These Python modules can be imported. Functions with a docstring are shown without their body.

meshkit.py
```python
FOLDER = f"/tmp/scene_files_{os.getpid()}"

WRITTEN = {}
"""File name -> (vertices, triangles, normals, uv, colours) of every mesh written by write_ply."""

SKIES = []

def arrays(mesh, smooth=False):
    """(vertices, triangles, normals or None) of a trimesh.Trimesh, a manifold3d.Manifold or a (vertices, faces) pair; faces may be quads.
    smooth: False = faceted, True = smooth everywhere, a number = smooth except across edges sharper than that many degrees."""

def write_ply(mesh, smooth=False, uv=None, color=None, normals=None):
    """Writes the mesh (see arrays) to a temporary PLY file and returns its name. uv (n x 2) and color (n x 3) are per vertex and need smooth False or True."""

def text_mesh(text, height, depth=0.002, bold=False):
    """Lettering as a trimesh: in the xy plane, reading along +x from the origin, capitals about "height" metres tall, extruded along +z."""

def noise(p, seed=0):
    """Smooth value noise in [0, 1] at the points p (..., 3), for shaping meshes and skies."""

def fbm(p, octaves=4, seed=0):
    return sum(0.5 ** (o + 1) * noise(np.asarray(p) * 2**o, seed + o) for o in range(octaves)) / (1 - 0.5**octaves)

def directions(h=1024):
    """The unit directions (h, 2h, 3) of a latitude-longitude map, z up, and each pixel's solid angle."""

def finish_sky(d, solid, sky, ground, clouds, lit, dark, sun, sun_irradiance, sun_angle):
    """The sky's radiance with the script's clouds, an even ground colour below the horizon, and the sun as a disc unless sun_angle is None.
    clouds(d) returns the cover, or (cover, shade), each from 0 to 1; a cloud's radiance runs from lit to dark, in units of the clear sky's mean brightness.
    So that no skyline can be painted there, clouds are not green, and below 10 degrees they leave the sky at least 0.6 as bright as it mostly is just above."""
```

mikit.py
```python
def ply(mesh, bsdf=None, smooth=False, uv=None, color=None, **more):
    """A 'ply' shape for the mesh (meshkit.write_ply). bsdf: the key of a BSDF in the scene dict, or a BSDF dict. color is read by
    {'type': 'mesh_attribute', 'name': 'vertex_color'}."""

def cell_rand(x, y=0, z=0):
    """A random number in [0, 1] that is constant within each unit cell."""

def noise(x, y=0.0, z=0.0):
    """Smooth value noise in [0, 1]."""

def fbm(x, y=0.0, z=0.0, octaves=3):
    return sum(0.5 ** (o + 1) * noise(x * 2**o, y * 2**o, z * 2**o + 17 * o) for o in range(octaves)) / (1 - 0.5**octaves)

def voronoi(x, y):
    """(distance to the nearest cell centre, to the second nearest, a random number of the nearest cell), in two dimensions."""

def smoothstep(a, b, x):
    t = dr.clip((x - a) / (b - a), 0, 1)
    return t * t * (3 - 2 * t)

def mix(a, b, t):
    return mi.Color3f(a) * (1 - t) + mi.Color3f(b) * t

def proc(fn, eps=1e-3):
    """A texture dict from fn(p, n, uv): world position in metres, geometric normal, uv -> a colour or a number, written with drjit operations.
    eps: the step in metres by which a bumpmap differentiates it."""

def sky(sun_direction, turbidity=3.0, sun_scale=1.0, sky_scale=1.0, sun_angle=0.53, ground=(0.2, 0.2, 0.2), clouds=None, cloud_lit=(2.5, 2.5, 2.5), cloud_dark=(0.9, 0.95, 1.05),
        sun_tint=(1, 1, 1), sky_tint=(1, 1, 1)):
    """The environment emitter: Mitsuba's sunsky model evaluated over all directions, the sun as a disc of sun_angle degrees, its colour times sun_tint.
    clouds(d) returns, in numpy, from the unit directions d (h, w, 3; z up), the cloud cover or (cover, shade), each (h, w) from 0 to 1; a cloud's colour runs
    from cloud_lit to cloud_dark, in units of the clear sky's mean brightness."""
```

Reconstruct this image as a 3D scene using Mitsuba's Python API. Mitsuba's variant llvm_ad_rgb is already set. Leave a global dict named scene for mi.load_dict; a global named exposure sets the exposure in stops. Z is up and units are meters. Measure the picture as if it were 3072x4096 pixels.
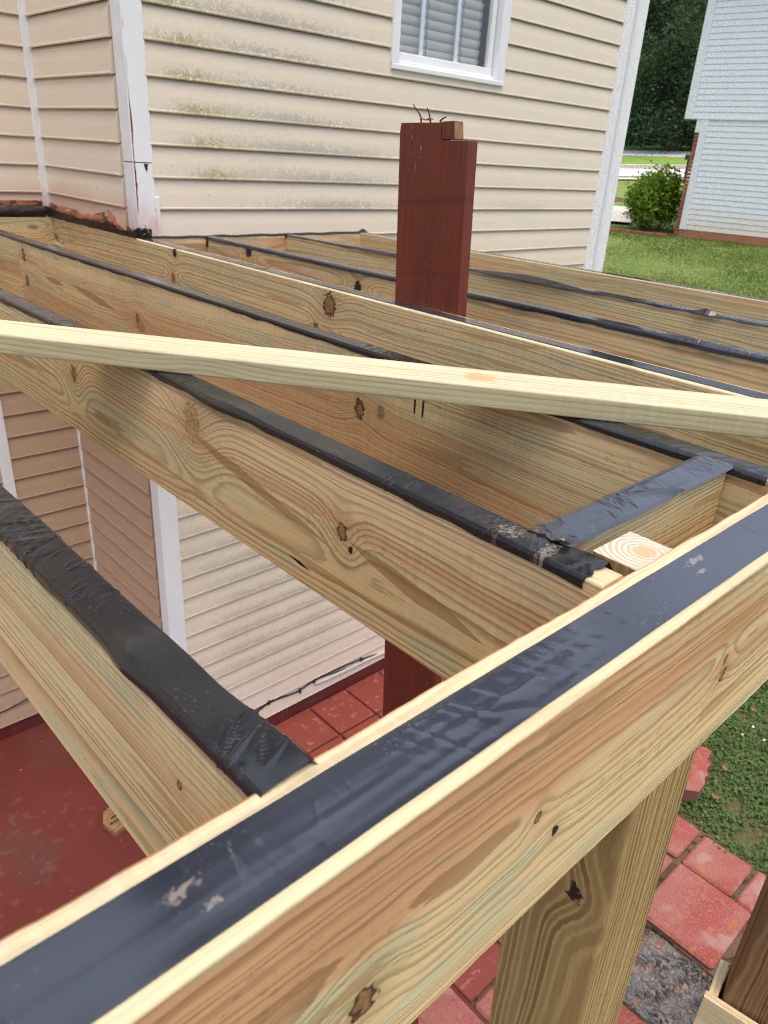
import math
import numpy as np
import trimesh
import manifold3d as m3
import drjit as dr
import mitsuba as mi
import mikit
import meshkit
from mikit import noise, fbm, cell_rand, smoothstep, mix, voronoi, proc

T = mi.ScalarTransform4f
scene, labels = {}, {}
rng = np.random.default_rng(7)

# ------------------------------------------------------------------ camera, sky, exposure
CZ = 0.3663
scene['camera'] = {
    'type': 'thinlens', 'fov': 2 * math.degrees(math.atan(1536 / 2976.3)), 'fov_axis': 'x',
    'aperture_radius': 0.0011, 'focus_distance': 1.05, 'near_clip': 0.02, 'far_clip': 3000.0,
    'to_world': T().look_at(origin=[0, 0, CZ], target=[0.628, 0.648, CZ - 0.432], up=[0.255, 0.353, 0.900])}


def cloud_cover(d):
    n = meshkit.fbm(np.stack([d[..., 0], d[..., 1], d[..., 2] * 2.0], -1) * 2.2 + 11.0, 4, 5)
    up = np.clip(d[..., 2], 0, 1)          # an overcast sky is about three times brighter overhead than at the horizon
    return 0.97 + 0.03 * n, np.clip(1.05 - 1.05 * up + 0.35 * (n - 0.5), 0, 1)


scene['sky'] = mikit.sky([-0.14, -0.32, 0.93], turbidity=3, sun_scale=0.42, sun_angle=36, clouds=cloud_cover,
                         cloud_lit=(2.85, 3.2, 3.9), cloud_dark=(1.35, 1.6, 2.1), sun_tint=(1.08, 1.0, 0.88), ground=(0.12, 0.13, 0.08))
exposure = 2.22

# ------------------------------------------------------------------ main dimensions (metres; z = 0 is the top of the deck frame)
ZG = -2.958          # patio level
YW = 3.10            # rear wall plane of the house
XS = 1.488           # side wall plane (the house steps back here)
YB = 4.017           # set-back wall plane
E1, E0 = 0.1204, 0.11905
Z7, ZB = 0.1083, -2.868


# ------------------------------------------------------------------ bookkeeping
def uniq(key):
    if key not in scene and key not in labels:
        return key
    n = 1
    while f'{key}_{n:03d}' in scene or f'{key}_{n:03d}' in labels:
        n += 1
    return f'{key}_{n:03d}'


def add(key, mesh, bsdf, smooth=False, uv=None, **kw):
    key = uniq(key)
    scene[key] = mikit.ply(mesh, 'bsdf_' + bsdf, smooth=smooth, uv=uv, **kw)
    return key


def tag(key, label=None, category=None, group=None, kind=None):
    d = labels.setdefault(key, {})
    for k, v in (('label', label), ('category', category), ('group', group), ('kind', kind)):
        if v:
            d[k] = v
    return key


def mat(name, d):
    scene['bsdf_' + name] = d
    return name


def C3(*a):
    return mi.Color3f(*a)


def principled(name, fn=None, rgb=None, rough=0.6, spec=0.5, two=True, roughfn=None, **kw):
    d = {'type': 'principled', 'base_color': proc(fn) if fn else {'type': 'rgb', 'value': list(rgb)},
         'roughness': proc(roughfn) if roughfn else rough, 'specular': spec, **kw}
    return mat(name, {'type': 'twosided', 'bsdf': d} if two else d)


# ------------------------------------------------------------------ materials: lumber
KNOTS = [  # x, y, z, core radius, ring bump, reach of the bump, kind (0 tan-brown, 1 black hole, 2 dark bark, 3 olive, 4 pale)
    (1.430, 1.764, -0.046, .031, .034, .070, 2), (1.431, 1.829, -0.124, .013, .014, .035, 2), (1.445, 2.748, -0.109, .018, .022, .05, 0),
    (1.445, 2.724, -0.012, .016, .016, .045, 1), (1.464, 3.953, -0.09, .018, .02, .05, 0),
    (1.019, 3.108, -0.052, .017, .02, .055, 2), (1.019, 3.107, -0.150, .017, .02, .055, 2), (1.021, 2.185, -0.124, .011, .022, .05, 2),
    (1.024, 1.152, -0.130, .018, .022, .055, 2), (1.024, 1.085, -0.117, .013, .006, .03, 3),
    (0.590, 1.090, -0.058, .028, .040, .075, 4), (0.588, 1.589, -0.094, .015, .028, .055, 0), (0.592, 0.691, -0.102, .0115, .016, .038, 2),
    (0.592, 0.672, -0.123, .0045, .005, .02, 1), (1.783, 2.734, -0.022, .021, .024, .055, 1), (1.785, 2.046, -0.063, .021, .032, .07, 1),
    (0.189, 0.402, -0.078, .0042, .004, .018, 2), (0.408, 0.2187, -0.110, .0050, .006, .02, 2), (0.441, 0.2187, -0.149, .0055, .008, .03, 1),
    (0.752, 0.2187, -0.133, .0075, .008, .03, 2), (0.746, 0.2187, -0.111, .006, .004, .02, 0), (0.222, 0.2187, -0.150, .013, .020, .045, 2),
    (0.612, 0.265, -0.431, .015, .018, .050, 1)]
STREAKS = [  # resin-soaked streaks: x, y, z, half length, half height, dz/dy
    (.592, .553, -.128, .125, .013, .13), (1.02, 2.83, -.110, .085, .011, .05), (1.02, 2.50, -.112, .17, .013, .09), (1.02, 2.17, -.145, .035, .02, .0), (.592, .93, -.105, .22, .010, .16)]
SPLITS = [(0.592, 0.787, -0.195, 0.032, 0.0035, 0.10)]


def lumber(p, n, uv):
    idn = dr.floor(uv.x / 20.0)
    u = uv.x - 20.0 * idn - 5.0
    F = dr.floor(uv.y / 4.0)
    v = uv.y - 4.0 * F - 1.0
    side = (F < 0.5) | ((F > 1.5) & (F < 2.5))
    a = dr.select(side, v, dr.select(F < 1.5, 0.0, 0.235))
    b = dr.select(F < 0.5, 0.0, dr.select((F > 1.5) & (F < 2.5), 0.038, v))
    h = [cell_rand(idn, k) for k in range(1, 8)]
    post = (idn > 39.5) & (idn < 49.5)
    pale = (idn > 29.5) & (idn < 39.5)
    a0 = 0.03 + 0.20 * h[0] + (noise(u * 0.8, idn) - 0.5) * 0.06 + (noise(u * 2.6, idn + 7) - 0.5) * 0.011 + (noise(u * 11.0, idn + 9, a * 30) - 0.5) * 0.0035
    b0 = dr.select(h[2] > 0.5, 1.0, -0.25) * (0.05 + 0.07 * h[1]) + (h[3] - 0.5) * 0.03 * u + (noise(u * 0.55, idn + 31) - 0.5) * 0.05
    loose = (idn > 30.5) & (idn < 31.5)
    a0 = dr.select(loose, 0.16 + 0.02 * noise(u * 1.3, 3.0), a0)
    b0 = dr.select(loose, 0.25 + 0.02 * (noise(u * 0.9, 8.0) - 0.5) - 0.012 * u, b0)
    r = dr.sqrt(dr.square(a - a0) + dr.square(b - b0))
    core, kind, halo, rim = mi.Float(0), mi.Float(0), mi.Float(0), mi.Float(0)
    for (kx, ky, kz, kr, kb, kR, kk) in KNOTS:
        dx, dy, dz = p.x - kx, p.y - ky, p.z - kz
        d2 = dx * dx + dy * dy + dz * dz * 0.62
        r += kb * dr.exp(-d2 / (kR * kR))
        dd = dr.sqrt(d2) + (noise(p.x * 160, p.y * 160, p.z * 160) - 0.5) * kr * 0.7
        inside = 1 - smoothstep(kr * 0.80, kr * 1.05, dd)
        kind = dr.select(inside > core, float(kk), kind)
        rim = dr.select(inside > core, smoothstep(0.45, 0.85, dd / kr), rim)
        core = dr.maximum(core, inside)
        halo = dr.maximum(halo, dr.exp(-d2 / (kr * kr * 4.0)))
    sp = (0.0056 + 0.0036 * h[4]) * dr.select(post, 1.05, 1.0) * dr.select((idn > 6.5) & (idn < 9.5), 1.5, 1.0)
    x = r / sp
    x += 2.0 * noise(x * 0.21, idn) + 1.1 * noise(x * 0.73, idn + 3) + 0.16 * noise(u * 26, a * 260, b * 260) + 0.10 * noise(u * 90, a * 700, b * 700)
    ring = dr.floor(x)
    fr = x - ring
    late = smoothstep(0.38, 0.84, fr) * (1 - smoothstep(0.91, 1.0, fr))
    late = dr.select(post, smoothstep(0.0, 0.22, fr) * (1 - smoothstep(0.62, 0.88, fr)), late)
    late *= 0.42 + 0.58 * cell_rand(ring, idn)
    late *= 0.70 + 0.30 * noise(u * 1.7, a * 12, idn)
    fib = noise(u * 14, a * 900, b * 900 + idn)
    patch = fbm(u * 1.3 + idn * 3.1, a * 13, b * 13)
    early = mix(C3(0.66, 0.49, 0.27), C3(0.595, 0.505, 0.295), smoothstep(0.38, 0.66, patch + 0.18 * (h[5] - 0.5)))
    heart = smoothstep(dr.select((idn > 11.5) & (idn < 13.5), 0.46, 0.56), dr.select((idn > 11.5) & (idn < 13.5), 0.60, 0.68), fbm(u * 0.55 + idn * 7.7, a * 16 + b * 9, 3.3))
    early = mix(early, C3(0.54, 0.295, 0.155), dr.select((idn > 11.5) & (idn < 13.5), 0.85, 0.65) * heart)
    green = smoothstep(0.63, 0.74, fbm(u * 6 + idn, a * 45, b * 45 + 9)) * 0.45
    early = mix(early, C3(0.40, 0.48, 0.33), green)
    dark = mix(C3(0.165, 0.092, 0.035), C3(0.19, 0.082, 0.028), heart)
    # new corner posts and stair post: browner, strong two-tone grain
    early = dr.select(post, mix(C3(0.42, 0.275, 0.135), C3(0.41, 0.31, 0.12), patch), early)
    dark = dr.select(post, C3(0.125, 0.066, 0.026), dark)
    brown = (idn > 45.5) & (idn < 49.5)
    early = dr.select(brown, C3(0.24, 0.135, 0.068), early)
    dark = dr.select(brown, C3(0.075, 0.033, 0.014), dark)
    flat = (F > 1.5) & (F < 2.5)
    early = dr.select(pale, mix(C3(0.66, 0.58, 0.37), C3(0.62, 0.52, 0.33), patch), early)
    dark = dr.select(pale, mix(C3(0.40, 0.26, 0.12), C3(0.44, 0.32, 0.17), dr.select(flat, 1.0, 0.0)), dark)
    early = dr.select(loose, dr.select(flat, C3(0.60, 0.545, 0.38), mix(C3(0.50, 0.445, 0.26), C3(0.44, 0.43, 0.27), patch)), early)
    dark = dr.select(loose & ~flat, C3(0.22, 0.125, 0.05), dark)
    edge = (F > 0.5) & (F < 1.5) & (idn < 29.5)
    amt = late * dr.select(post, 0.95, 0.75) * dr.select(edge, 0.35, 1.0)
    early = dr.select(edge, mix(C3(0.64, 0.55, 0.335), C3(0.60, 0.535, 0.36), patch), early)
    c = mix(early, dark, amt)
    chat = noise(u * 210, idn + a * 3) * smoothstep(0.45, 0.7, noise(u * 2.1, a * 9, idn + 5))
    c *= (0.86 + 0.22 * fib) * (1 - 0.10 * chat) * (0.93 + 0.14 * noise(u * 5, a * 25, b * 25 + idn))
    # pitch streaks
    pitch = smoothstep(0.735, 0.76, fbm(u * 3.2 + idn * 1.7, a * 55, b * 30 + 4)) * dr.select(side & (idn < 29.5), 1.0, 0.0)
    c = mix(c, C3(0.36, 0.21, 0.085), 0.6 * pitch)
    for (sx, sy, sz, L, wd, slope) in STREAKS:
        dy = p.y - sy
        dz = p.z - sz - slope * dy + 0.006 * (noise(p.y * 22, sy * 9) - 0.5)
        ins = smoothstep(0.0, 0.06, 1 - dr.square(dy / L) - dr.abs(dz) / wd) * dr.select(dr.abs(p.x - sx) < 0.03, 1.0, 0.0)
        c = mix(c, mix(C3(0.30, 0.165, 0.06), C3(0.24, 0.125, 0.045), fib), 0.68 * ins)
    # small specks and handling dirt
    spk = smoothstep(0.80, 0.84, noise(u * 120, a * 420, b * 420 + idn)) * smoothstep(0.5, 0.7, noise(u * 3, a * 20, idn + 2))
    c = mix(c, C3(0.14, 0.09, 0.04), 0.30 * spk * dr.select(pale | edge, 0.3, 1.0))
    c = mix(c, C3(0.36, 0.22, 0.10), 0.45 * halo * (1 - core))
    kc = dr.select(kind < 0.5, C3(0.24, 0.13, 0.05), dr.select(kind < 1.5, C3(0.02, 0.016, 0.012), dr.select(kind < 2.5, C3(0.085, 0.035, 0.014),
                   dr.select(kind < 3.5, C3(0.20, 0.17, 0.08), C3(0.36, 0.235, 0.095)))))
    kc = dr.select((kind > 1.5) & (kind < 2.5), mix(C3(0.24, 0.135, 0.06), C3(0.05, 0.02, 0.009), rim), kc)
    kc = kc * (0.55 + 0.9 * noise(p.x * 240, p.y * 240, p.z * 240))
    c = mix(c, kc, core)
    smg = dr.exp(-dr.square((p.x - 0.962) / 0.024) - dr.square((p.y - 0.778) / 0.034)) * dr.select(loose & flat, 1.0, 0.0)
    c = mix(c, C3(0.56, 0.30, 0.12), 0.75 * smoothstep(0.25, 0.7, smg * (0.4 + 1.2 * noise(p.x * 160, p.y * 60, 2.0))))
    for (sx, sy, sz, L, wd, slope) in SPLITS:
        dy = p.y - sy
        dz = p.z - sz - slope * dy
        ins = smoothstep(0, 0.2, 1 - dr.abs(dy) / L - dr.abs(dz) / wd) * dr.select(dr.abs(p.x - sx) < 0.02, 1.0, 0.0)
        c = mix(c, C3(0.012, 0.008, 0.006), ins)
    return c


def lumber_bump(p, n, uv):
    return noise(uv.x * 40, uv.y * 900) * 0.6 + noise(uv.x * 160, uv.y * 300) * 0.4


mat('lumber', {'type': 'twosided', 'bsdf': {'type': 'bumpmap', 'arbitrary': proc(lumber_bump, eps=6e-4), 'scale': 0.00018,
                                            'bsdf': {'type': 'principled', 'base_color': proc(lumber), 'roughness': 0.62, 'specular': 0.35}}})


def endgrain(p, n, uv):
    r = dr.sqrt(dr.square(p.x - 0.716) + dr.square(p.y - 0.322)) + 0.002 * noise(p.x * 60, p.y * 60)
    x = r / 0.0068
    late = smoothstep(0.35, 0.9, x - dr.floor(x)) * (1 - smoothstep(0.92, 1.0, x - dr.floor(x)))
    c = mix(C3(0.62, 0.57, 0.47), C3(0.38, 0.30, 0.20), 0.7 * late)
    c = mix(c, C3(0.60, 0.36, 0.18), 0.75 * (1 - smoothstep(0.012, 0.022, r + 0.006 * noise(p.x * 200, p.y * 200))))
    return c * (0.88 + 0.2 * noise(p.x * 500, p.y * 500, p.z * 100))


principled('endgrain', endgrain, rough=0.8, spec=0.2)


# ------------------------------------------------------------------ materials: tape, paint, siding
def tape_col(p, n, uv):
    dust = smoothstep(0.80, 0.87, noise(p.x * 520, p.y * 520, p.z * 520)) * smoothstep(0.35, 0.75, fbm(p.x * 14, p.y * 14, p.z * 14 + 3))
    saw = mi.Float(0)
    for (sx, sy, rx, ry) in ((0.717, 0.268, .020, .006), (0.700, 0.252, .014, .004), (0.120, 0.262, .012, .006), (0.128, 0.246, .008, .004), (0.605, 0.375, .03, .010), (0.612, 0.43, .02, .02)):
        q = dr.square((p.x - sx) / rx) + dr.square((p.y - sy) / ry)
        saw = dr.maximum(saw, dr.exp(-q))
    saw = smoothstep(0.52, 0.74, saw * 0.40 + 0.30 * fbm(p.x * 120, p.y * 120, 2.0) + 0.34 * noise(p.x * 420 + p.y * 130, p.y * 420 - p.x * 130, 3.0)) * smoothstep(0.05, 0.5, saw)
    haze = fbm(p.x * 5, p.y * 5, p.z * 5)
    c = mix(C3(0.009, 0.0095, 0.012), C3(0.020, 0.021, 0.026), haze)
    c = mix(c, C3(0.26, 0.24, 0.22), 0.25 * dust)
    return mix(c, C3(0.40, 0.33, 0.28), 0.42 * saw)


def tape_rough(p, n, uv):
    return 0.09 + 0.11 * fbm(p.x * 9, p.y * 9, p.z * 9)


principled('tape', tape_col, roughfn=tape_rough, spec=0.55)
principled('tape_dusty', lambda p, n, uv: tape_col(p, n, uv) + mix(C3(0.006, 0.008, 0.015), C3(0.018, 0.022, 0.036), smoothstep(0.35, 0.65, fbm(p.x * 7, p.y * 7, 4.0))), roughfn=tape_rough, spec=0.85)  # bluish sky reflection painted into the base colour of this tape


def red_wood(p, n, uv):
    g = noise(p.x * 220, p.y * 220, p.z * 5)
    c = mix(C3(0.082, 0.017, 0.010), C3(0.20, 0.043, 0.024), 0.55 * fbm(p.y * 14, p.z * 3.5, p.x * 11) + 0.45 * g)
    cath = dr.sqrt(dr.square((p.y - 1.43) / 0.075) + dr.square((p.z - 0.17) / 0.20)) * 9
    c *= 1 - 0.28 * smoothstep(0.55, 0.95, cath + 0.8 * noise(p.y * 60, p.z * 12, 1.0) - dr.floor(cath + 0.8 * noise(p.y * 60, p.z * 12, 1.0))) * smoothstep(9.0, 4.0, cath)
    drip = smoothstep(0.66, 0.80, noise(p.y * 120, p.z * 5.5, p.x * 60)) * smoothstep(0.40, 0.7, fbm(p.y * 7, p.z * 4, 1.0))
    c = mix(c, C3(0.028, 0.010, 0.008), 0.7 * drip)
    band = dr.exp(-dr.square((p.z - 0.265 + 0.10 * (p.y - 1.45)) / 0.006)) + 0.6 * dr.exp(-dr.square((p.z - 0.085 + 0.12 * (p.y - 1.45)) / 0.004))
    c = mix(c, C3(0.055, 0.018, 0.014), 0.55 * band)
    chip = smoothstep(0.76, 0.80, noise(p.y * 300 + 3, p.z * 90, p.x * 300)) * (smoothstep(0.25, 0.4, p.z) + 0.25) * smoothstep(0.5, 0.6, noise(p.y * 16, p.z * 7, 5.0))
    return mix(c, C3(0.42, 0.22, 0.17), 0.55 * chip)


principled('red_wood', red_wood, rough=0.5, spec=0.4)


def raw_wood(p, n, uv):
    g = noise(p.x * 60, p.y * 160, p.z * 40)
    return mix(C3(0.34, 0.21, 0.11), C3(0.17, 0.095, 0.045), g)


principled('raw_wood', raw_wood, rough=0.8, spec=0.2)
principled('rusty_steel', rgb=(0.035, 0.024, 0.02), rough=0.55, metallic=0.6)
principled('black_rubber', rgb=(0.018, 0.018, 0.02), rough=0.45)
principled('pale_conduit', rgb=(0.52, 0.46, 0.43), rough=0.45)


def siding(p, n, uv):
    c = mix(C3(0.695, 0.605, 0.490), C3(0.725, 0.640, 0.53), fbm(p.x * 1.2, p.y * 1.2, p.z * 1.5))
    c *= 0.97 + 0.05 * noise(p.x * 300 + p.y * 300, p.z * 900)
    wall = smoothstep(YW + 0.05, YW - 0.01, p.y)
    # mildew: hugs the lower part of each course, in diagonal bands on the rear wall
    zz = p.z - Z7
    step = dr.select(zz > 0, E1, E0)
    f = zz / step - dr.floor(zz / step)
    low = smoothstep(0.62, 0.12, f)
    tex = 0.55 * fbm(p.x * 70, p.z * 75, 1.7, 3) + 0.45 * noise(p.x * 260, p.z * 240, 5.0)
    up = smoothstep(0.0, 0.1, p.z)
    band = dr.exp(-dr.square((p.x - (2.62 - 0.55 * p.z)) / 0.62)) * up * smoothstep(1.62, 1.70, p.x) + 0.55 * dr.exp(-dr.square((p.x - 4.0) / 0.45)) * smoothstep(0.5, 0.1, p.z) * up
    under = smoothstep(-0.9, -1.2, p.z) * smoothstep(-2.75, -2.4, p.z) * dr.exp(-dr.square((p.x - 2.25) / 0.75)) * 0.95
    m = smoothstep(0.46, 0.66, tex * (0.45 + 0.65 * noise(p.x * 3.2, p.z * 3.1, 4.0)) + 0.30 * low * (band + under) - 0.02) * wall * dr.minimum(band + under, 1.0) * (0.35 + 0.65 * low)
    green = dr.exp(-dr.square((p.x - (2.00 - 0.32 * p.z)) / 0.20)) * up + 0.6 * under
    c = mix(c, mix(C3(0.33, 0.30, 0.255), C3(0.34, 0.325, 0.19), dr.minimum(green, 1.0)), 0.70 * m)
    # green streak at the left ends
    gm = smoothstep(0.47, 0.66, (0.6 * fbm(p.x * 60, p.z * 60, 7.7, 3) + 0.4 * noise(p.x * 230, p.z * 200, 3.0)) * 0.8 + 0.22 * low) * wall * dr.exp(-dr.square((p.x - (1.93 - 0.30 * p.z)) / 0.13)) * up * low * smoothstep(0.16, 0.24, p.z)
    c = mix(c, C3(0.32, 0.305, 0.15), 0.85 * gm)
    # bug specks
    v1, v2, w = voronoi(p.x * 7 + p.y * 7, p.z * 9)
    c = mix(c, C3(0.10, 0.07, 0.05), 0.8 * (1 - smoothstep(0.018, 0.04, v1 + 0.03 * noise(p.x * 150, p.z * 150))) * dr.select(w > 0.62, 1.0, 0.0))
    # red primer splashed along the flashing
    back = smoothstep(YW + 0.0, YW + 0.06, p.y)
    rust = back * smoothstep(0.20, 0.06, p.z + 0.09 * (fbm(p.y * 6, p.x * 6, 1.0) - 0.4)) * smoothstep(-0.05, 0.03, p.z)
    c = mix(c, C3(0.55, 0.27, 0.16), 0.6 * rust)
    # shade under the deck painted in as darker tan on the set-back walls
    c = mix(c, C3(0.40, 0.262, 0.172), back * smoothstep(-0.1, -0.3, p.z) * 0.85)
    return c


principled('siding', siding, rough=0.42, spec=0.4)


def trim(p, n, uv):
    c = C3(0.78, 0.80, 0.83) * (0.96 + 0.05 * fbm(p.x * 20, p.y * 20, p.z * 6))
    rust = smoothstep(0.20, 0.00, p.z + 0.14 * (fbm(p.x * 30, p.y * 30, p.z * 9) - 0.45)) * smoothstep(-0.04, 0.0, p.z) * smoothstep(YW - 0.040, YW - 0.025, p.y)
    rust *= dr.select(p.x < 1.6, 1.0, 0.0)
    return mix(c, C3(0.52, 0.22, 0.14), 0.55 * rust)


principled('trim', trim, rough=0.55, spec=0.35)
principled('crack_red', rgb=(0.30, 0.065, 0.04), rough=0.7)
principled('dark_gap', rgb=(0.02, 0.018, 0.017), rough=0.9)


def flash_black(p, n, uv):
    return mix(C3(0.012, 0.010, 0.010), C3(0.06, 0.045, 0.04), smoothstep(0.5, 0.8, fbm(p.x * 40, p.y * 40, p.z * 90)))


principled('flash_black', flash_black, rough=0.5)


def flash_red(p, n, uv):
    c = mix(C3(0.34, 0.12, 0.065), C3(0.10, 0.035, 0.025), smoothstep(0.4, 0.65, fbm(p.x * 30, p.y * 14, p.z * 40)))
    return mix(c, C3(0.55, 0.42, 0.34), 0.5 * smoothstep(0.64, 0.72, fbm(p.x * 60, p.y * 30, p.z * 80 + 3)))


principled('flash_red', flash_red, rough=0.55)


def patio_red(p, n, uv):
    c = mix(C3(0.100, 0.020, 0.018), C3(0.145, 0.030, 0.026), fbm(p.x * 2.5, p.y * 2.5, 1.0))
    c = mix(c, C3(0.095, 0.050, 0.045), 0.45 * smoothstep(0.5, 0.72, fbm(p.x * 3.3, p.y * 3.3, 8.0, 4)))
    wear = smoothstep(0.62, 0.75, fbm(p.x * 26, p.y * 26, 2.0, 4)) * smoothstep(0.40, 0.62, fbm(p.x * 2.2, p.y * 2.2, 5.0))
    c = mix(c, C3(0.24, 0.16, 0.15), 0.16 * wear)
    return c * (0.94 + 0.1 * noise(p.x * 160, p.y * 160))


principled('patio_red', patio_red, rough=0.55, spec=0.35)


def paver_dark(p, n, uv):
    c = mix(C3(0.21, 0.046, 0.036), C3(0.25, 0.058, 0.043), fbm(p.x * 7, p.y * 7, 1.0))
    c *= 0.92 + 0.14 * noise(p.x * 120, p.y * 120, 1.0)
    return mix(c, C3(0.45, 0.22, 0.18), 0.4 * smoothstep(0.68, 0.78, fbm(p.x * 30, p.y * 30, 3.0)))


def paver_pink(p, n, uv):
    c = mix(C3(0.305, 0.072, 0.060), C3(0.33, 0.125, 0.108), smoothstep(0.3, 0.7, fbm(p.x * 5, p.y * 5, 3.0, 4)))
    c = mix(c, C3(0.42, 0.23, 0.21), 0.45 * smoothstep(0.50, 0.75, noise(p.x * 210, p.y * 210, p.z * 210)))
    c = mix(c, C3(0.28, 0.07, 0.06), 0.45 * smoothstep(0.62, 0.72, noise(p.x * 85, p.y * 85, 9.0 + p.z * 60)))
    c = mix(c, C3(0.42, 0.36, 0.34), 0.35 * smoothstep(0.62, 0.78, fbm(p.x * 9, p.y * 9, 12.0)))
    c = mix(c, C3(0.40, 0.16, 0.06), 0.6 * smoothstep(0.90, 0.94, noise(p.x * 16, p.y * 16, 30.0)))
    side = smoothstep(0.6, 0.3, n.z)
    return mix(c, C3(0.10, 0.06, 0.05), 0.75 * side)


principled('paver_dark', paver_dark, rough=0.6, spec=0.3)
mat('paver_pink', {'type': 'twosided', 'bsdf': {'type': 'bumpmap', 'arbitrary': proc(lambda p, n, uv: fbm(p.x * 120, p.y * 120, p.z * 120), eps=1e-3), 'scale': 0.004,
                                                'bsdf': {'type': 'principled', 'base_color': proc(paver_pink), 'roughness': 0.85, 'specular': 0.25}}})


def soil(p, n, uv):
    c = mix(C3(0.10, 0.065, 0.045), C3(0.20, 0.12, 0.08), fbm(p.x * 14, p.y * 14, 1.0, 4))
    return mix(c, C3(0.05, 0.045, 0.03), smoothstep(0.55, 0.7, fbm(p.x * 40, p.y * 40, 4.0)))


principled('soil', soil, rough=0.95, spec=0.1)


def rubble(p, n, uv):
    c = mix(C3(0.09, 0.087, 0.085), C3(0.235, 0.225, 0.22), fbm(p.x * 22, p.y * 22, 1.0, 4))
    c = mix(c, C3(0.30, 0.14, 0.085), 0.6 * smoothstep(0.60, 0.72, fbm(p.x * 13, p.y * 13, 7.0, 4)))
    return c * (0.6 + 0.75 * noise(p.x * 170, p.y * 170, 3.0))


principled('rubble', rubble, rough=0.9, spec=0.15)


def stone(p, n, uv):
    k = noise(p.x * 21, p.y * 21, 5.0)
    c = mix(C3(0.05, 0.048, 0.048), C3(0.25, 0.245, 0.25), dr.square(k) * 1.3)
    return mix(c, C3(0.40, 0.16, 0.09), 0.7 * smoothstep(0.83, 0.87, noise(p.x * 27, p.y * 27, 14.0)))


principled('stone', stone, rough=0.85, spec=0.2)


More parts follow.
